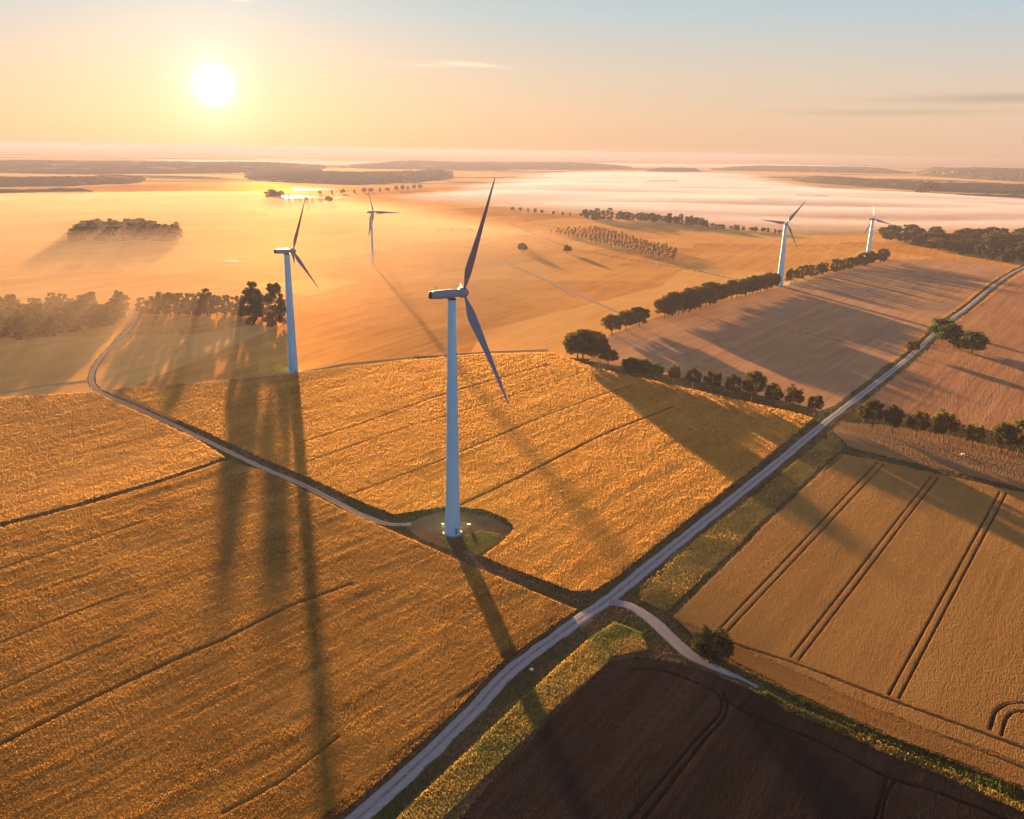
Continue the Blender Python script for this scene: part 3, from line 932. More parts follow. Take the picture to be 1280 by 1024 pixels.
def blade_bm(Rr, cf):
    """root cylinder, widest chord near a fifth of the length, thin swept tip; along +Z, chord along X"""
    bm = bmesh.new()
    st = [(0.0, 0.022, 1.0, 0), (0.035, 0.022, 1.0, 0), (0.07, 0.026, .85, .1), (0.11, 0.040, .55, .35), (0.16, 0.062, .36, .7), (0.22, 0.074, .26, 1), (0.30, 0.069, .21, 1), (0.42, 0.054, .18, 1), (0.56, 0.041, .16, 1), (0.70, 0.030, .15, 1), (0.84, 0.020, .14, 1), (0.94, 0.013, .13, 1), (0.985, 0.008, .13, 1), (1.0, 0.003, .13, 1)]
    rings = []
    N = 18
    for s, ch, th, air in st:
        c = ch * Rr * cf
        tw = math.radians(12) * (1 - s) ** 2
        ring = []
        for k in range(N):
            a = 2 * math.pi * k / N
            ux = math.cos(a) * 0.5
            uy = math.sin(a) * 0.5 * th
            if air:
                uy *= (1 - air * 0.75 * max(0, -math.cos(a)) ** 1.2)
            xx = (ux - 0.16 * air) * c
            yy = uy * c
            x2 = xx * math.cos(tw) - yy * math.sin(tw)
            y2 = xx * math.sin(tw) + yy * math.cos(tw)
            ring.append(bm.verts.new((x2 - 0.018 * Rr * s * s, y2, s * Rr)))
        rings.append(ring)
    for a_, b_ in zip(rings[:-1], rings[1:]):
        for k in range(N):
            bm.faces.new((a_[k], a_[(k + 1) % N], b_[(k + 1) % N], b_[k]))
    bm.faces.new(rings[0][::-1])
    bm.faces.new(rings[-1])
    return bm


def turbine(label, bp, hh, r0, r1, yaw, tilt, ph, cone, Rr, k=1.0, pitch=70, cf=1.0, rot3=None):
    """k scales the nacelle; yaw is the heading of the rotor axis; blades are feathered"""
    b = px(*bp)
    zg = bendp(b)
    yaw, tilt, ph, cone = map(math.radians, (yaw, tilt, ph, cone))
    rt = tag(empty('wind_turbine', (b[0], b[1], zg)), label, 'wind turbine', 'wind turbines standing in the fields')
    bm = bmesh.new()
    prof = [(r0 + (r1 - r0) * (i / 10) ** 0.92, hh * i / 10) for i in range(11)]
    prof = [(r0 * 1.05, -0.4), (r0 * 1.05, 0.25 * k), (r0, 0.3 * k)] + prof[1:]
    lathe(bm, prof, 36)
    tower = bm_obj('tower', bm, 'shade_blue_paint', rt)
    for q in (0.33, 0.66):
        rq = r0 + (r1 - r0) * q ** 0.92
        bm = bmesh.new()
        lathe(bm, [(rq + 0.012, hh * q - 0.08), (rq + 0.03, hh * q - 0.05), (rq + 0.03, hh * q + 0.05), (rq + 0.008, hh * q + 0.08)], 36)
        bm_obj('flange', bm, 'shade_blue_paint', tower)
    bm = bmesh.new()
    lathe(bm, [(r0 * 1.35, -0.5), (r0 * 1.35, 0.12), (r0 * 1.3, 0.2)], 36)
    bm_obj('foundation', bm, 'concrete', rt)
    bm = bmesh.new()
    # door facing the camera side, steps
    a = math.atan2(-b[1], -b[0]) + 0.5
    e = Vector((math.cos(a), math.sin(a), 0))
    box(bm, e * (r0 * 0.985) + Vector((0, 0, 1.6)), (0.22, 0.95, 2.1), a, 0.03)
    bm_obj('door', bm, 'blade_gelcoat', tower)
    # nacelle, built along +X then turned
    top = Vector((0, 0, hh))
    M0 = Matrix.Translation(top) @ Matrix.Rotation(yaw, 4, 'Z')
    bm = bmesh.new()
    hw = 1.30 * k
    secs = [(-6.5, .62, .60, -.02), (-6.2, .86, .82, 0), (-5.4, .97, .95, 0), (-3, 1, 1, 0), (0, 1, 1, 0), (1.0, .98, .97, 0), (1.9, .86, .84, 0), (2.35, .72, .72, 0)]
    rings = []
    for xx, wy, wz, dz in secs:
        ring = []
        for q in range(20):
            an = 2 * math.pi * q / 20
            cx_, sx_ = math.cos(an), math.sin(an)
            pw = 0.62
            y_ = math.copysign(abs(cx_) ** pw, cx_) * hw * wy
            z_ = math.copysign(abs(sx_) ** pw, sx_) * hw * wz + 1.5 * k + xx * k * math.sin(tilt)
            ring.append(bm.verts.new(M0 @ Vector((xx * k, y_, z_ + dz))))
        rings.append(ring)
    for a_, b_ in zip(rings[:-1], rings[1:]):
        for q in range(20):
            bm.faces.new((a_[q], a_[(q + 1) % 20], b_[(q + 1) % 20], b_[q]))
    bm.faces.new(rings[0][::-1])
    bm.faces.new(rings[-1])
    nac = bm_obj('nacelle', bm, 'shaded_nacelle_paint', rt)
    bm = bmesh.new()
    lathe(bm, [(r1 * 1.06, -0.35 * k), (r1 * 1.10, 0.0), (r1 * 1.10, 0.25 * k)], 28, Matrix.Translation(top))
    bm_obj('yaw_bearing', bm, 'dark_grille', nac)
    bm = bmesh.new()
    lathe(bm, [(hw * .86, -0.02), (hw * .92, .45 * k), (hw * .80, 0.95 * k), (hw * .45, 1.2 * k)], 20,
          M0 @ Matrix.Translation((-5.95 * k, 0, 1.5 * k - 5.9 * k * math.sin(tilt))) @ Matrix.Rotation(-math.pi / 2, 4, 'Y'))
    bm_obj('rear_vent', bm, 'dark_grille', nac)
    bm = bmesh.new()
    c = M0 @ Vector((-4.8 * k, 0.4 * k, 3.3 * k))
    box(bm, c + Vector((0, 0, -.2 * k)), (.10 * k, .10 * k, 1.3 * k), yaw)
    box(bm, c + Vector((0, 0, .38 * k)), (.5 * k, .06 * k, .06 * k), yaw)
    bm_obj('wind_vane', bm, 'dark_grille', nac)
    # hub and blades
    n = Vector((math.cos(yaw) * math.cos(tilt), math.sin(yaw) * math.cos(tilt), math.sin(tilt)))
    e1 = Vector((-math.sin(yaw), math.cos(yaw), 0))
    e2 = n.cross(e1)
    hubc = top + Vector((0, 0, 1.5 * k)) + n * (3.5 * k)
    bm = bmesh.new()
    MH = Matrix.Translation(hubc) @ n.to_track_quat('Z', 'Y').to_matrix().to_4x4()
    lathe(bm, [(1.15 * k, -1.3 * k), (1.45 * k, -1.0 * k), (1.55 * k, 0), (1.45 * k, .6 * k), (1.15 * k, 1.2 * k), (.7 * k, 1.6 * k), (.2 * k, 1.8 * k)], 24, MH)
    bm_obj('hub', bm, 'shaded_nacelle_paint', rt)
    for i in range(3):
        p = ph + i * 2 * math.pi / 3
        d = n * math.sin(cone) + (e1 * math.cos(p) + e2 * math.sin(p)) * math.cos(cone)
        zx = d.normalized()
        ax = (n - zx * n.dot(zx)).normalized()          # chord of a feathered blade lies along the rotor axis
        ax = Matrix.Rotation(math.radians(90 - pitch), 3, zx) @ ax
        ay = zx.cross(ax)
        bm = blade_bm(Rr, cf)
        M = Matrix(((ax.x, ay.x, zx.x, hubc.x), (ax.y, ay.y, zx.y, hubc.y), (ax.z, ay.z, zx.z, hubc.z), (0, 0, 0, 1)))
        bm.transform(M)
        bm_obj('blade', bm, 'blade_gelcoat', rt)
    return rt, b


T1 = turbine('nearest and tallest white wind turbine, on the bare round pad beside the junction', (566, 667), 77.0, 2.45, 1.25, 15.9, 3.2, 115.1, 12.2, 38.0, 1.0, 78)
T2 = turbine('white wind turbine in the golden field left of the nearest one, second largest', (367, 467), 65.6, 2.6, 1.5, 28.1, 0, 98.6, 15.0, 28.8, 0.95, 78, 1.0)
T3 = turbine('farthest small turbine in the orange mist, dark against the light, upper middle left', (466, 331), 54.5, 1.3, 0.9, 54.3, 0, 59.1, 14.9, 33.5, 0.85, 60, 1.9)
T4 = turbine('white wind turbine beside the dark tree belt, small white kiosk at its foot', (974.5, 357.5), 57.8, 3.3, 1.35, 275.3, 5.3, 52.6, 8.4, 26.5, 0.8, 30, 1.5)
T5 = turbine('pale wind turbine rising behind the dark tree belt, farthest to the right', (1085, 321), 44.8, 3.0, 1.5, 22.2, 1.4, 68.9, 3.4, 29.6, 0.8, 45, 1.4)

# low grassy collar, steps and little cabinets round the nearest tower
b1 = px(566, 667)
for (qx, qy, sz, lab, nm) in ((553.5, 659, (0.8, 0.7, 1.0), 'white steel cabinet left of the nearest turbine foot', 'cabinet'), (586, 659, (1.1, 0.7, .8), 'white steel cabinet right of the nearest turbine foot', 'cabinet')):
    p = px(qx, qy)
    rt = tag(empty(nm, (p[0], p[1], bendp(p) + .02), 0.3), lab, 'cabinet', 'white cabinets at the nearest turbine')
    bm = bmesh.new()
    box(bm, Vector((0, 0, sz[2] / 2 + .1)), sz, 0, 0.04)
    bm_obj('cabinet_body', bm, 'concrete', rt)
    bm = bmesh.new()
    box(bm, Vector((0, 0, sz[2] + .16)), (sz[0] * 1.12, sz[1] * 1.12, .1), 0, 0.02)
    bm_obj('lid', bm, 'box_white', rt)
    bm = bmesh.new()
    box(bm, Vector((0, 0, .05)), (sz[0] * 1.15, sz[1] * 1.15, .2), 0)
    bm_obj('plinth', bm, 'concrete', rt)
p = px(988.5, 355)
rt = tag(empty('transformer_kiosk', (p[0], p[1], bendp(p) + .05), 0.4), 'small white transformer kiosk right of the turbine at the tree belt', 'kiosk')
for nm_, c_, s_, mt_ in (('kiosk_body', (0, 0, 1.3), (4.6, 2.6, 2.4), 'box_white'), ('roof', (0, 0, 2.62), (5.0, 3.0, .22), 'concrete'), ('door', (-1.2, -1.32, 1.25), (1.2, .06, 2.0), 'blade_gelcoat')):
    bm = bmesh.new()
    box(bm, Vector(c_), s_, 0, .03)
    bm_obj(nm_, bm, mt_, rt)


def stone(xp, yp, s, lab, seed):
    rn = random.Random(seed)
    bm = bmesh.new()
    bmesh.ops.create_icosphere(bm, subdivisions=2, radius=s)
    for v in bm.verts:
        v.co *= rn.uniform(.8, 1.15)
        v.co.z *= .6
    p = px(xp, yp)
    o = bm_obj('boulder', bm, 'pale_stone', None, False, (p[0], p[1], bendp(p) + s * .35))
    tag(o, lab, 'boulder')


stone(664, 838, .55, 'pale boulder at the right edge of the gravel road below the junction', 1)
stone(1204, 569, 1.0, 'pale boulder in the dry grass strip below the right tree row', 2)
stone(429, 464, 1.1, 'pale boulder in the golden field right of the second turbine', 3)


# ------------------------------------------------------------------ trees
def make_tree(name, H, Wd, seed, mat, clumps=26, leaves=70, base=0.22, leaf=0.55, shape='round', trunk_r=0.25):
    """returns (trunk mesh, crown mesh): tapered trunk and limbs, crown of leaf clumps with gaps"""
    rn = np.random.default_rng(seed)
    cz = H * (base + (1 - base) * 0.5)
    rz = H * (1 - base) * 0.5
    cl = []
    tries = 0
    while len(cl) < clumps and tries < 4000:
        tries += 1
        d = rn.normal(size=3)
        d /= np.linalg.norm(d)
        q = rn.uniform(0.45, 1.0) ** 0.5
        p = np.array([d[0] * Wd / 2 * q * .86, d[1] * Wd / 2 * q * .86, cz + d[2] * rz * q * .86])
        if shape == 'round' and d[2] < -0.55 and rn.random() < .5:
            continue
        if shape == 'tall':
            f = 1 - abs((p[2] - cz) / rz) ** 2 * .4
            p[:2] *= f
        s = Wd * rn.uniform(0.10, 0.19)
        if shape == 'ball':                             # dense even crown, clumps near its surface
            q = rn.uniform(.55, .92)
            if d[2] < -.8:
                continue
            p = np.array([d[0] * Wd / 2 * q, d[1] * Wd / 2 * q, cz + d[2] * rz * q])
            s = Wd * rn.uniform(.10, .15)
        if shape == 'tall':                             # foliage nearly down to the ground
            u_ = rn.uniform(0, 1)
            rad_ = (.72 + .28 * math.sin(math.pi * min(1, u_ * 1.15))) * (1 - max(0, u_ - .6) ** 2 * 3.2)
            an_ = rn.uniform(0, 2 * math.pi)
            q = rn.uniform(.3, 1) ** .5
            p = np.array([math.cos(an_) * Wd / 2 * q * rad_ * .85, math.sin(an_) * Wd / 2 * q * rad_ * .85, H * (base + .02 + (.93 - base) * u_)])
        cl.append((p, s))
    pts = []
    nrm = []
    for p, s in cl:
        n = leaves
        d = rn.normal(size=(n, 3))
        d /= np.linalg.norm(d, axis=1)[:, None]
        r = s * rn.uniform(0.55, 1.05, (n, 1)) * np.array([1, 1, .8])
        pts.append(p + d * r)
        nrm.append(d + rn.normal(size=(n, 3)) * .5)
    P = np.concatenate(pts)
    Nn = np.concatenate(nrm)
    keep = P[:, 2] > H * base * .55
    P, Nn = P[keep], Nn[keep]
    Nn /= np.linalg.norm(Nn, axis=1)[:, None]
    up = rn.normal(size=Nn.shape)
    A = np.cross(Nn, up)
    A /= np.linalg.norm(A, axis=1)[:, None]
    B = np.cross(Nn, A)
    sz = leaf * rn.uniform(.6, 1.35, (len(P), 1))
    q = np.stack([P - A * sz, P - B * sz * .7, P + A * sz, P + B * sz * .7], 1).reshape(-1, 3)
    crown = mesh_np(name + '_crown', q, quads=np.arange(len(q)).reshape(-1, 4))
    bm = bmesh.new()

    def limb(pts_, rad, seg=7):
        prev = None
        for i, (pp, r) in enumerate(zip(pts_, rad)):
            pp = Vector(pp)
            dr = (Vector(pts_[min(i + 1, len(pts_) - 1)]) - Vector(pts_[max(i - 1, 0)])).normalized()
            rot = dr.to_track_quat('Z', 'Y').to_matrix()
            ring = [bm.verts.new(pp + rot @ Vector((r * math.cos(2 * math.pi * k / seg), r * math.sin(2 * math.pi * k / seg), 0))) for k in range(seg)]
            if prev:
                for k in range(seg):
                    bm.faces.new((prev[k], prev[(k + 1) % seg], ring[(k + 1) % seg], ring[k]))
            prev = ring
        bm.faces.new(prev)
    tr = trunk_r * H / 10
    lean = rn.normal(size=2) * .03 * H
    fork = H * (base + .12)
    limb([(0, 0, -.4), (0, 0, .4), (lean[0] * .3, lean[1] * .3, fork * .5), (lean[0] * .6, lean[1] * .6, fork), (lean[0], lean[1], H * .75)], [tr * 1.5, tr * 1.1, tr * .9, tr * .75, tr * .2])
    for k in range(6):
        p, s = cl[int(rn.integers(len(cl)))]
        z0 = fork * rn.uniform(.7, 1.2)
        st_ = np.array([lean[0] * .6, lean[1] * .6, z0])
        mid = st_ * .5 + p * .5 + np.array([0, 0, -.05 * H])
        limb([st_, mid, p], [tr * .5, tr * .32, tr * .1], 5)
    bmesh.ops.recalc_face_normals(bm, faces=bm.faces)
    trunk = bpy.data.meshes.new(name + '_trunk')
    bm.to_mesh(trunk)
    bm.free()
    crown.materials.append(MATS[mat])
    trunk.materials.append(MATS['bark'])
    return trunk, crown, H


TV = {
    'row': [make_tree('row%d' % i, 10, 8.8, 100 + i, 'leaves_olive', 62, 62, .17, .30, 'ball') for i in range(5)],
    'big': [make_tree('big%d' % i, 16, 15, 200 + i, 'leaves_olive', 80, 80, .12, .45, 'ball') for i in range(3)],
    'green': [make_tree('green%d' % i, 12, 11, 300 + i, 'leaves_green', 46, 90, .08, .42) for i in range(3)],
    'wood': [make_tree('wood%d' % i, 18, 11, 400 + i, 'leaves_olive', 40, 46, .03, .75, 'tall') for i in range(5)],
    'dark': [make_tree('dark%d' % i, 16, 13, 500 + i, 'leaves_dark', 32, 40, .06, .85) for i in range(5)],
    'bush': [make_tree('bush%d' % i, 8, 8.8, 600 + i, 'leaves_dark', 70, 120, .0, .22, 'ball') for i in range(2)],
    'autumn': [make_tree('aut%d' % i, 12, 10, 700 + i, 'leaves_autumn', 30, 40, .08, .60) for i in range(2)],
}
RT = random.Random(11)


def tree(name, kind, p, h, label, cat='tree', group=None, vi=None, wf=1.0, parts=True):
    vs_ = TV[kind]
    tm, cm, H = vs_[(vi if vi is not None else RT.randrange(len(vs_))) % len(vs_)]
    s = h / H
    rt = empty(name, (p[0], p[1], bendp(p) - .1), RT.uniform(0, 6.28))
    rt.scale = (s * wf, s * wf * RT.uniform(.93, 1.07), s)
    tag(rt, label, cat, group)
    for nm_, me_ in (('trunk', tm), ('crown', cm)):
        o = bpy.data.objects.new(nm_, me_)
        COL.objects.link(o)
        o.parent = rt
    return rt


ORD = 'first second third fourth fifth sixth seventh eighth ninth tenth eleventh twelfth thirteenth fourteenth fifteenth sixteenth seventeenth eighteenth nineteenth twentieth twenty-first twenty-second'.split()
# row of round trees left of the road: (x, y of the foot, height in photo pixels)
rowl = [(842, 479, 20), (866, 485, 25), (890, 491, 24), (915, 496, 25), (940, 501, 30), (966, 507, 27), (991, 512, 26), (1018, 519, 24)]
for i, (x_, y_, hp) in enumerate(rowl):
    p = px(x_, y_)
    h = hp / (FPX / math.hypot(math.hypot(*p), CAM_H))
    tree('round_tree', 'row', p, h * 1.16 * (1, .92, 1.07, .97, 1.1, .9, 1.04, .95)[i], 'small round tree, %s from the left in the row of eight along the stubble edge' % ORD[i], group='evenly spaced round trees left of the road', vi=i, wf=0.84)
rowr = [(1079, 529, 24), (1090, 534, 28), (1115, 541, 31), (1145, 547, 33), (1178, 553, 34), (1215, 559, 30), (1251, 566, 31), (1272, 570, 36), (1300, 578, 34)]
for i, (x_, y_, hp) in enumerate(rowr):
    p = px(x_, y_)
    h = hp / (FPX / math.hypot(math.hypot(*p), CAM_H))
    lab = 'dark bushy tree, %s from the left in the row right of the gravel road' % ORD[i]
    tree('bushy_tree', 'row', p, h * 1.08 * (.9, 1.1, 1, .93, 1.08, .9, 1.05, 1.12, 1)[i], lab, group='bushy trees right of the road', vi=i + 2, wf=0.82)

big_ = [(728, 452, 44, 'big', 'large broad dark tree at the left corner of the brown stubble field'),
        (760, 457, 26, 'row', 'small tree in the mist just right of the large corner tree'),
        (722, 448, 38, 'big', 'tree crowded against the left side of the large corner tree'),
        (742, 447, 36, 'big', 'tree crowded against the right side of the large corner tree'),
        (765, 418, 28, 'big', 'leftmost tree of the small clump behind the large corner tree'),
        (782, 413, 28, 'big', 'middle tree of the small clump behind the large corner tree'),
        (799, 408, 27, 'big', 'rightmost tree of the small clump behind the large corner tree'),
        (788, 468, 24, 'green', 'leftmost of three green trees merging at the start of the evenly spaced row'),
        (803, 471, 25, 'green', 'middle of three green trees merging at the start of the evenly spaced row'),
        (819, 474, 22, 'green', 'rightmost of three green trees merging at the start of the evenly spaced row'),
        (1140, 442, 17, 'row', 'single dark round bush standing at the left edge of the gravel road'),
        (1176, 427, 30, 'green', 'tall green tree right of the road, leftmost of its group of four'),
        (1186, 433, 28, 'green', 'green tree right of the road, second of its group of four'),
        (1198, 437, 22, 'green', 'low green tree right of the road, third of its group of four'),
        (1215, 442, 28, 'green', 'dense green tree, rightmost of the group of four right of the road'),
        (653, 316, 13, 'row', 'lone small tree in the golden mist, left of a pair'),
        (709, 317, 12, 'row', 'lone small tree in the golden mist, right of a pair')]
for i, (x_, y_, hp, kd, lab) in enumerate(big_):
    p = px(x_, y_)
    h = hp / (FPX / math.hypot(math.hypot(*p), CAM_H))
    nm_ = {'big': 'broad_tree', 'row': 'round_tree', 'green': 'green_tree'}[kd]
    tree(nm_, kd, p, h * .92, lab, 'tree' if 'bush' not in lab else 'bush', vi=i, wf=1.2)
p = px(888, 826)
tree('round_bush', 'bush', p, 9.2, 'dense dark green round bush beside the bend of the branch road', 'bush', vi=0, wf=1.0)


def along(pts, n):
    P = pxs(pts)
    d = np.r_[0, np.cumsum(np.hypot(*np.diff(P, axis=0).T))]
    q = np.linspace(0, d[-1], n)
    return np.stack([np.interp(q, d, P[:, 0]), np.interp(q, d, P[:, 1])], 1)


# the belt running from beside the corner trees to the far hill crest
for k, (pts, n, h, kd, lab) in enumerate([
        (((830, 398), (862, 389), (893, 380)), 13, 18, 'big', 'dark broad tree in the near clump of the tree belt'),
        (((900, 376), (935, 369), (968, 360)), 14, 15.5, 'big', 'dark broad tree in the middle of the tree belt'),
        (((985, 352), (1020, 344), (1060, 336), (1085, 331)), 20, 12.5, 'wood', 'tree in the thin far part of the tree belt'),
        (((1075, 333), (1090, 330), (1105, 327)), 6, 15, 'dark', 'dark tree in the rounded clump ending the belt')]):
    for j, p in enumerate(along(pts, n)):
        p = p + np.array([RT.uniform(-2, 2), RT.uniform(-3, 3)])
        tree('belt_tree', kd, p, h * RT.uniform(.85, 1.1), lab + ', %s from the left' % ORD[j], group='trees of the long belt, stretch %s' % ['one', 'two', 'three', 'four'][k], wf=RT.uniform(1.0, 1.25))
# forest at the left edge
LFOR = pxs([(-160, 430), (0, 428), (70, 422), (150, 406), (163, 397), (150, 384), (60, 386), (-160, 392)])
mn, mx = LFOR.min(0), LFOR.max(0)
cnt = 0
while cnt < 120:
    p = np.array([RT.uniform(mn[0], mx[0]), RT.uniform(mn[1], mx[1])])
    if inside(LFOR, p[:1], p[1:])[0]:
        tree('forest_tree', 'wood', p, RT.uniform(12, 15.5), 'hazy brown tree inside the dense wood at the left edge', group='trees of the wood at the left edge', wf=RT.uniform(1.0, 1.35))
        cnt += 1
# the looser row of tall trees right of it
tall = [(178, 392, 26), (190, 394, 30), (203, 393, 34), (214, 395, 38), (226, 393, 33), (238, 394, 36), (250, 395, 36), (260, 394, 40), (272, 395, 34), (284, 393, 30), (296, 395, 33), (307, 396, 34), (317, 405, 49), (329, 396, 36), (345, 407, 51)]
for i, (x_, y_, hp) in enumerate(tall):
    p = px(x_, y_)
    h = hp / (FPX / math.hypot(math.hypot(*p), CAM_H))
    tree('tall_tree', 'wood', p, h * (.76 if hp < 42 else 1.0), 'tall hazy tree, %s from the left in the loose row beside the left wood' % ORD[i], group='loose row of tall misty trees', vi=i, wf=1.15 if hp < 42 else .95)
# the small wood farther off on the left
SF = pxs([(85, 303), (232, 302), (230, 292), (112, 288)])
mn, mx = SF.min(0), SF.max(0)
cnt = 0
while cnt < 90:
    p = np.array([RT.uniform(mn[0], mx[0]), RT.uniform(mn[1], mx[1])])
    if inside(SF, p[:1], p[1:])[0]:
        tree('far_wood_tree', 'wood', p, RT.uniform(16, 21), 'tree of the small trapezoid wood standing alone in the upper left mist', group='trees of the small wood in the mist', wf=RT.uniform(1.3, 1.9))
        cnt += 1
# the dark forest on the right
RFOR = pxs([(1103, 300), (1180, 316), (1240, 326), (1290, 333), (1340, 340), (1340, 298), (1280, 298), (1180, 295), (1105, 293)])
mn, mx = RFOR.min(0), RFOR.max(0)
cnt = 0
while cnt < 178:
    p = np.array([RT.uniform(mn[0], mx[0]), RT.uniform(mn[1], mx[1])])
    if inside(RFOR, p[:1], p[1:])[0]:
        kd = RT.choice(['dark', 'dark', 'dark', 'autumn', 'wood'])
        tree('forest_tree', kd, p, RT.uniform(12, 19), 'dark tree in the dense forest at the right edge below the white fog', group='trees of the dark forest at the right edge', wf=RT.uniform(1.35, 2.0))
        cnt += 1
# scattered trees on the rim of the fog
for pts, n, h, lab, grp in [
        (((735, 274), (748, 275), (760, 275)), 5, 22, 'dark tree in the leftmost clump on the fog rim', 'clump of trees on the fog rim'),
        (((775, 276), (800, 276), (840, 279), (880, 283)), 22, 17, 'tree of the long hedge line on the fog rim', 'hedge trees on the fog rim'),
        (((880, 283), (905, 286), (935, 289), (975, 292)), 16, 9, 'low tree of the hedge left of the kiosk turbine', 'low hedge trees on the fog rim'),
        (((640, 263), (680, 267), (725, 271)), 9, 8, 'tiny tree on the fog rim above the young plantation', 'tiny trees on the fog rim'),
        (((338, 249), (352, 250)), 3, 22, 'distant tree left of the glittering water', 'distant trees left of the water'),
        (((362, 253), (385, 255), (412, 254)), 7, 15, 'distant tree in front of the glittering water', 'distant trees in front of the water'),
        (((400, 243), (450, 241), (500, 238), (525, 236)), 13, 14, 'distant tree dotted along the far fog shore', 'distant trees on the far shore'),
        (((548, 289), (570, 289), (592, 289)), 9, 5, 'low shrub in the short dark hedge', 'shrubs of the short hedge'),
        (((1150, 241), (1160, 241)), 3, 42, 'small tree poking out of the fog', 'trees poking out of the fog')]:
    for j, p in enumerate(along(pts, n)):
        p = p + np.array([RT.uniform(-3, 3), RT.uniform(-5, 5)])
        tree('distant_tree', RT.choice(['dark', 'wood']), p, h * RT.uniform(.7, 1.15), lab + ', %s from the left' % ORD[j], group=grp, wf=RT.uniform(1.1, 1.5))
# young plantation
def sapling(seed):
    rn = random.Random(seed)
    bm = bmesh.new()
    lathe(bm, [(.30, -.3), (.22, 2.5), (.12, 5.5)], 6)
    t_ = bpy.data.meshes.new('sapling_trunk')
    bm.to_mesh(t_)
    bm.free()
    t_.materials.append(MATS['sapling_stem'])
    return t_


sap_t = sapling(1)
sap_c = [make_tree('sap%d' % i, 6.5, 3.2, 800 + i, 'leaves_autumn', 9, 16, .25, .42)[1] for i in range(3)]
PL = pxs([(700, 288), (850, 330), (848, 322), (800, 300), (960, 297), (945, 290), (760, 282), (660, 279)])
rows_n = 0
a0, a1 = px(690, 292), px(848, 330)
b0, b1_ = px(745, 288), px(850, 318)
for ri in range(9):
    fr = ri / 8
    p0 = a0 * (1 - fr) + b0 * fr
    p1 = a1 * (1 - fr) + b1_ * fr
    n = 24
    for k in range(n):
        q = (k + RT.uniform(-.2, .2)) / n
        p = p0 * (1 - q) + p1 * q
        rt = empty('young_tree', (p[0], p[1], bendp(p)), RT.uniform(0, 6))
        s = RT.uniform(.9, 1.35)
        rt.scale = (s, s, s * RT.uniform(.9, 1.3))
        tag(rt, 'thin young tree in the rows of the small plantation below the fog', 'tree', 'young trees of the plantation')
        for nm_, me_ in (('trunk', sap_t), ('crown', sap_c[RT.randrange(3)])):
            o = bpy.data.objects.new(nm_, me_)
            COL.objects.link(o)
            o.parent = rt


# ------------------------------------------------------------------ far wooded hills
def hill(name, pts, depth, h, mat, seed, base=-3.0, rough=8.0):
    h = 3 + h * .62
    """long low wooded ridge: pts give the foot of its near side in the photograph"""
    P = pxs(pts)
    d = np.r_[0, np.cumsum(np.hypot(*np.diff(P, axis=0).T))]
    n, mrow = 420, 36
    q = np.linspace(0, d[-1], n)
    C_ = np.stack([np.interp(q, d, P[:, 0]), np.interp(q, d, P[:, 1])], 1)
    out = C_ / np.linalg.norm(C_, axis=1)[:, None]
    u = np.linspace(0, 1, mrow)
    vs_ = np.zeros((n, mrow, 3))
    e = np.clip(np.minimum(q, d[-1] - q) / (d[-1] * .22), 0, 1)
    e = e * e * (3 - 2 * e)
    for j, uu in enumerate(u):
        p = C_ + out * depth * uu
        vs_[:, j, :2] = p
        prof = math.sin(math.pi * min(1, uu * 1.0)) ** .6 if 0 < uu < 1 else 0
        edge = e * (.8 + .35 * fbm(p[:, 0] / 900, p[:, 1] / 900, seed, 3))
        vs_[:, j, 2] = base + h * prof * edge + (rough * vnoise(p[:, 0] / 60, p[:, 1] / 60, seed + 5) * .22 + rough * .25 * vnoise(p[:, 0] / 22, p[:, 1] / 22, seed + 6)) * (prof > 0) * np.minimum(1, e * 3)
    idx = np.arange(n * mrow).reshape(n, mrow)
    q4 = np.stack([idx[:-1, :-1], idx[:-1, 1:], idx[1:, 1:], idx[1:, :-1]], -1).reshape(-1, 4)
    me = mesh_np(name, vs_.reshape(-1, 3), quads=q4, smooth=False)
    tag(link(name, me, mat), kind='structure')


m, t = new_mat('wooded_hill')
pos = t.node('ShaderNodeNewGeometry').outputs['Position']
n1 = t.noise(pos, 0.004, 4.0, .6)
n2 = t.noise(pos, 0.05, 4.0, .7)
col = t.mix(n2, (0.025, 0.030, 0.018), (0.06, 0.062, 0.03))
col = t.mix(t.smooth(n1, .60, .66), col, (0.35, 0.22, 0.10))
finish(t, t.node('ShaderNodeBsdfDiffuse', i_Color=col).outputs[0])
HILLM = m
hill('hills', ((982, 226), (1060, 232), (1140, 238), (1280, 243), (1400, 250)), 900, 42, HILLM, 1, rough=12)
hill('hills', ((1140, 219), (1200, 223), (1290, 228), (1420, 232)), 2500, 95, HILLM, 2, rough=16)
hill('hills', ((800, 216), (840, 217), (880, 216)), 900, 45, HILLM, 3, rough=10)
hill('hills', ((880, 213), (960, 214), (1060, 216), (1150, 218)), 1500, 60, HILLM, 4, rough=10)
hill('hills', ((290, 226), (380, 229), (450, 231), (520, 228), (570, 222)), 1500, 40, HILLM, 5, rough=12)
hill('hills', ((-120, 236), (0, 234), (90, 233), (190, 228)), 700, 30, HILLM, 6, rough=10)
hill('hills', ((-120, 218), (0, 216), (120, 218), (300, 216), (420, 214)), 2200, 50, HILLM, 7, rough=10)
hill('hills', ((420, 211), (560, 212), (700, 212), (800, 212)), 2500, 60, HILLM, 8, rough=10)
hill('hills', ((-120, 247), (0, 246), (60, 245), (130, 242)), 250, 18, HILLM, 9, rough=8)
hill('hills', ((1180, 243), (1250, 246), (1400, 256)), 160, 14, HILLM, 10, rough=8)

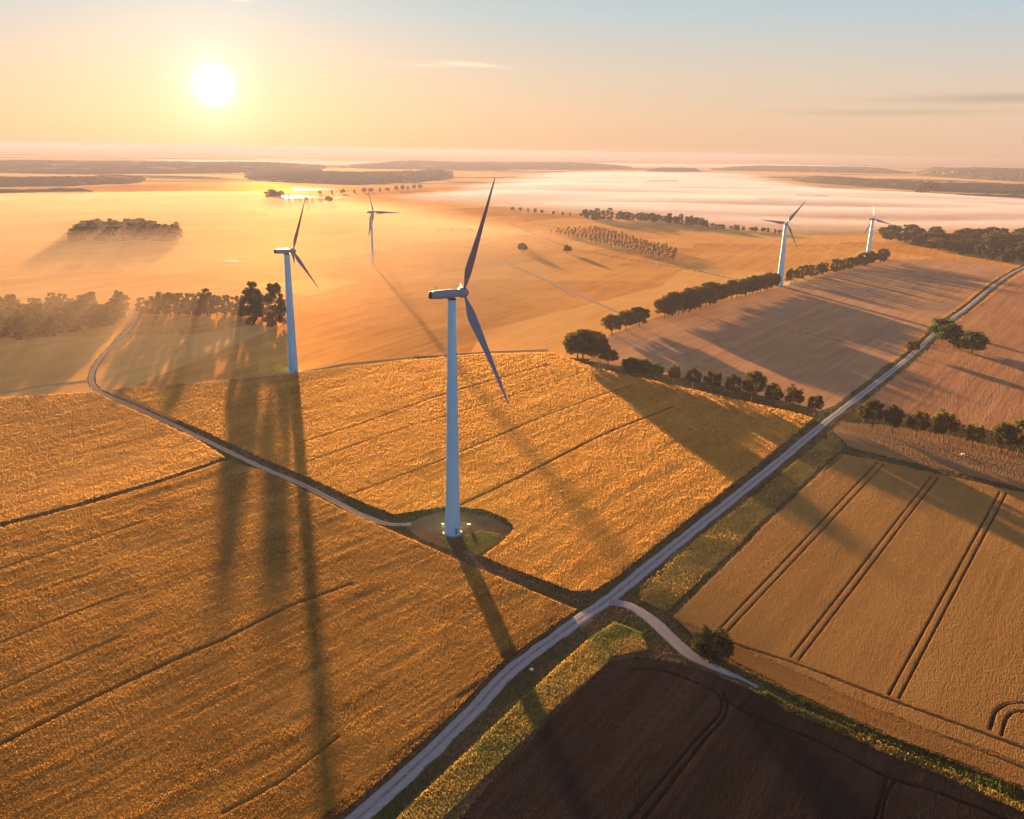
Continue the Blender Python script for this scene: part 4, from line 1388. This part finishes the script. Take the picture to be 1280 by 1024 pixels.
# ponds that catch the low light
m, t = new_mat('water')
pos = t.node('ShaderNodeNewGeometry').outputs['Position']
bn = t.node('ShaderNodeBump', i_Strength=.25, i_Distance=.2, i_Height=t.noise(pos, .6, 3.0))
b = t.node('ShaderNodeBsdfPrincipled', i_Base_Color=(.03, .03, .03), i_Roughness=.12)
b.inputs['Specular IOR Level'].default_value = 1.0
b.inputs['Metallic'].default_value = .0
t.l.new(bn.outputs[0], b.inputs['Normal'])
finish(t, b.outputs[0])
WAT = m


def pond(xp, yp, wx, wy, seed):
    """irregular sheet; wx, wy are its half size in photo pixels"""
    pts = []
    for k in range(28):
        a = 2 * math.pi * k / 28
        r_ = 1 + .35 * float(vnoise(np.array([math.cos(a) * 2 + seed]), np.array([math.sin(a) * 2 + seed]), seed)[0])
        pts.append(px(xp + wx * r_ * math.cos(a), yp + wy * r_ * math.sin(a)))
    bm = bmesh.new()
    vsx = [bm.verts.new((p[0], p[1], bendp(p) + .65)) for p in pts]
    bm.faces.new(vsx)
    bm_obj('water', bm, WAT, None, False)['kind'] = 'structure'


pond(290, 327, 11, 1.2, 1)
pond(395, 237, 26, 2.0, 2)
pond(372, 247, 22, 1.6, 3)
pond(420, 248, 16, 1.4, 4)


# ------------------------------------------------------------------ fog and haze
def vol_mat(name, col, dens, g):
    m, t = new_mat(name)
    v = t.node('ShaderNodeVolumePrincipled', i_Density=dens, i_Anisotropy=g)
    v.inputs['Color'].default_value = (*col, 1)
    finish(t, None, v.outputs[0])
    return m


def fog_bank(name, poly_px, top, mat, seed, wave=1.0, cellm=None, soft=120.0, label=None, grid=90, zb=-0.9):
    """closed low bank of fog with a gently rolling top that thins to nothing at its edge"""
    P = pxs(poly_px)
    mn, mx = P.min(0), P.max(0)
    nx = grid
    ny = grid
    gx, gy = np.meshgrid(np.linspace(mn[0], mx[0], nx), np.linspace(mn[1], mx[1], ny), indexing='ij')
    x_, y_ = gx.ravel(), gy.ravel()
    ins = inside(P, x_, y_)
    sf = soft * np.clip(np.hypot(x_, y_) / 1100.0, 1.0, 3.2)
    dd = pdist(np.vstack([P, P[:1]]), x_, y_, soft * 3.4)
    e = np.clip(dd / sf, 0, 1)
    e = e * e * (3 - 2 * e)
    h = np.where(ins, e * (top + wave * fbm(x_ / (soft * 4.5), y_ / (soft * 1.3), seed, 4)), 0)
    h = np.maximum(h, 0)
    idx = np.arange(nx * ny).reshape(nx, ny)
    q4 = np.stack([idx[:-1, :-1], idx[1:, :-1], idx[1:, 1:], idx[:-1, 1:]], -1).reshape(-1, 4)
    keep = (h[q4] > 0.0).any(1)
    q4 = q4[keep]
    u, inv = np.unique(q4.ravel(), return_inverse=True)
    q4 = inv.reshape(-1, 4)
    nv = len(u)
    topv = np.stack([x_[u], y_[u], zb + .05 + h[u]], 1)
    botv = np.stack([x_[u], y_[u], np.full(nv, zb)], 1)
    # boundary edges
    ed = {}
    for f_ in q4:
        for a_, b_ in ((f_[0], f_[1]), (f_[1], f_[2]), (f_[2], f_[3]), (f_[3], f_[0])):
            if (b_, a_) in ed:
                del ed[(b_, a_)]
            else:
                ed[(a_, b_)] = 1
    side = np.array([(a_, a_ + nv, b_ + nv, b_) for a_, b_ in ed])
    me = mesh_np(name, np.vstack([topv, botv]), quads=np.vstack([q4, q4[:, ::-1] + nv, side]), smooth=False)
    o = link(name, me, mat)
    tag(o, label, 'fog', kind='stuff')
    return o


FOG = vol_mat('fog_volume', (0.24, 0.245, 0.335), 0.0055, 0.18)
fog_bank('fog', [(430, 247), (500, 255), (560, 258), (640, 264), (700, 270), (760, 279), (830, 287), (900, 293), (1000, 297), (1100, 296), (1280, 300), (1500, 310), (1650, 262), (1400, 252), (1280, 247), (1180, 241), (1080, 237), (1000, 228), (960, 218), (860, 215), (700, 214), (640, 217), (590, 226), (520, 238)], 12, FOG, 3, wave=9.0, soft=150, label='white fog lake filling the valley behind the fields', grid=220)
MIST = vol_mat('mist_volume', (0.172, 0.130, 0.094), 0.0024, 0.38)
fog_bank('mist', [(-900, 560), (-900, 262), (0, 240), (250, 236), (440, 240), (600, 258), (780, 300), (800, 380), (710, 425), (590, 452), (480, 488), (380, 520), (250, 552), (120, 565), (0, 575)], 21, MIST, 8, 10, soft=260, label='thin golden ground mist over the fields at the left', grid=90)

fog_bank('fog', [(150, 204), (450, 207), (900, 210), (1100, 211), (1100, 207), (900, 205), (450, 202), (150, 198)], 26, FOG, 33, wave=10, soft=700, label='thin far fog streak just below the horizon', grid=110)
hill('hills', ((935, 251), (965, 251), (1000, 250)), 70, 17, HILLM, 21, rough=3)
hill('hills', ((800, 229), (825, 229), (855, 229)), 160, 17, HILLM, 22, rough=3)
hill('hills', ((985, 246), (1015, 247), (1045, 248)), 80, 16, HILLM, 23, rough=3)
bm = bmesh.new()
box(bm, Vector((0, 9500, (127.0 - 4.2) / 2)), (56000, 37500, 127.0 + 4.2))
HZ = vol_mat('haze_volume', (0.074, 0.076, 0.108), HAZE_DENSITY, HAZE_G)
hz = bm_obj('haze', bm, HZ, None, False)
tag(hz, 'warm morning haze filling the air over the whole plain', 'haze', kind='stuff')
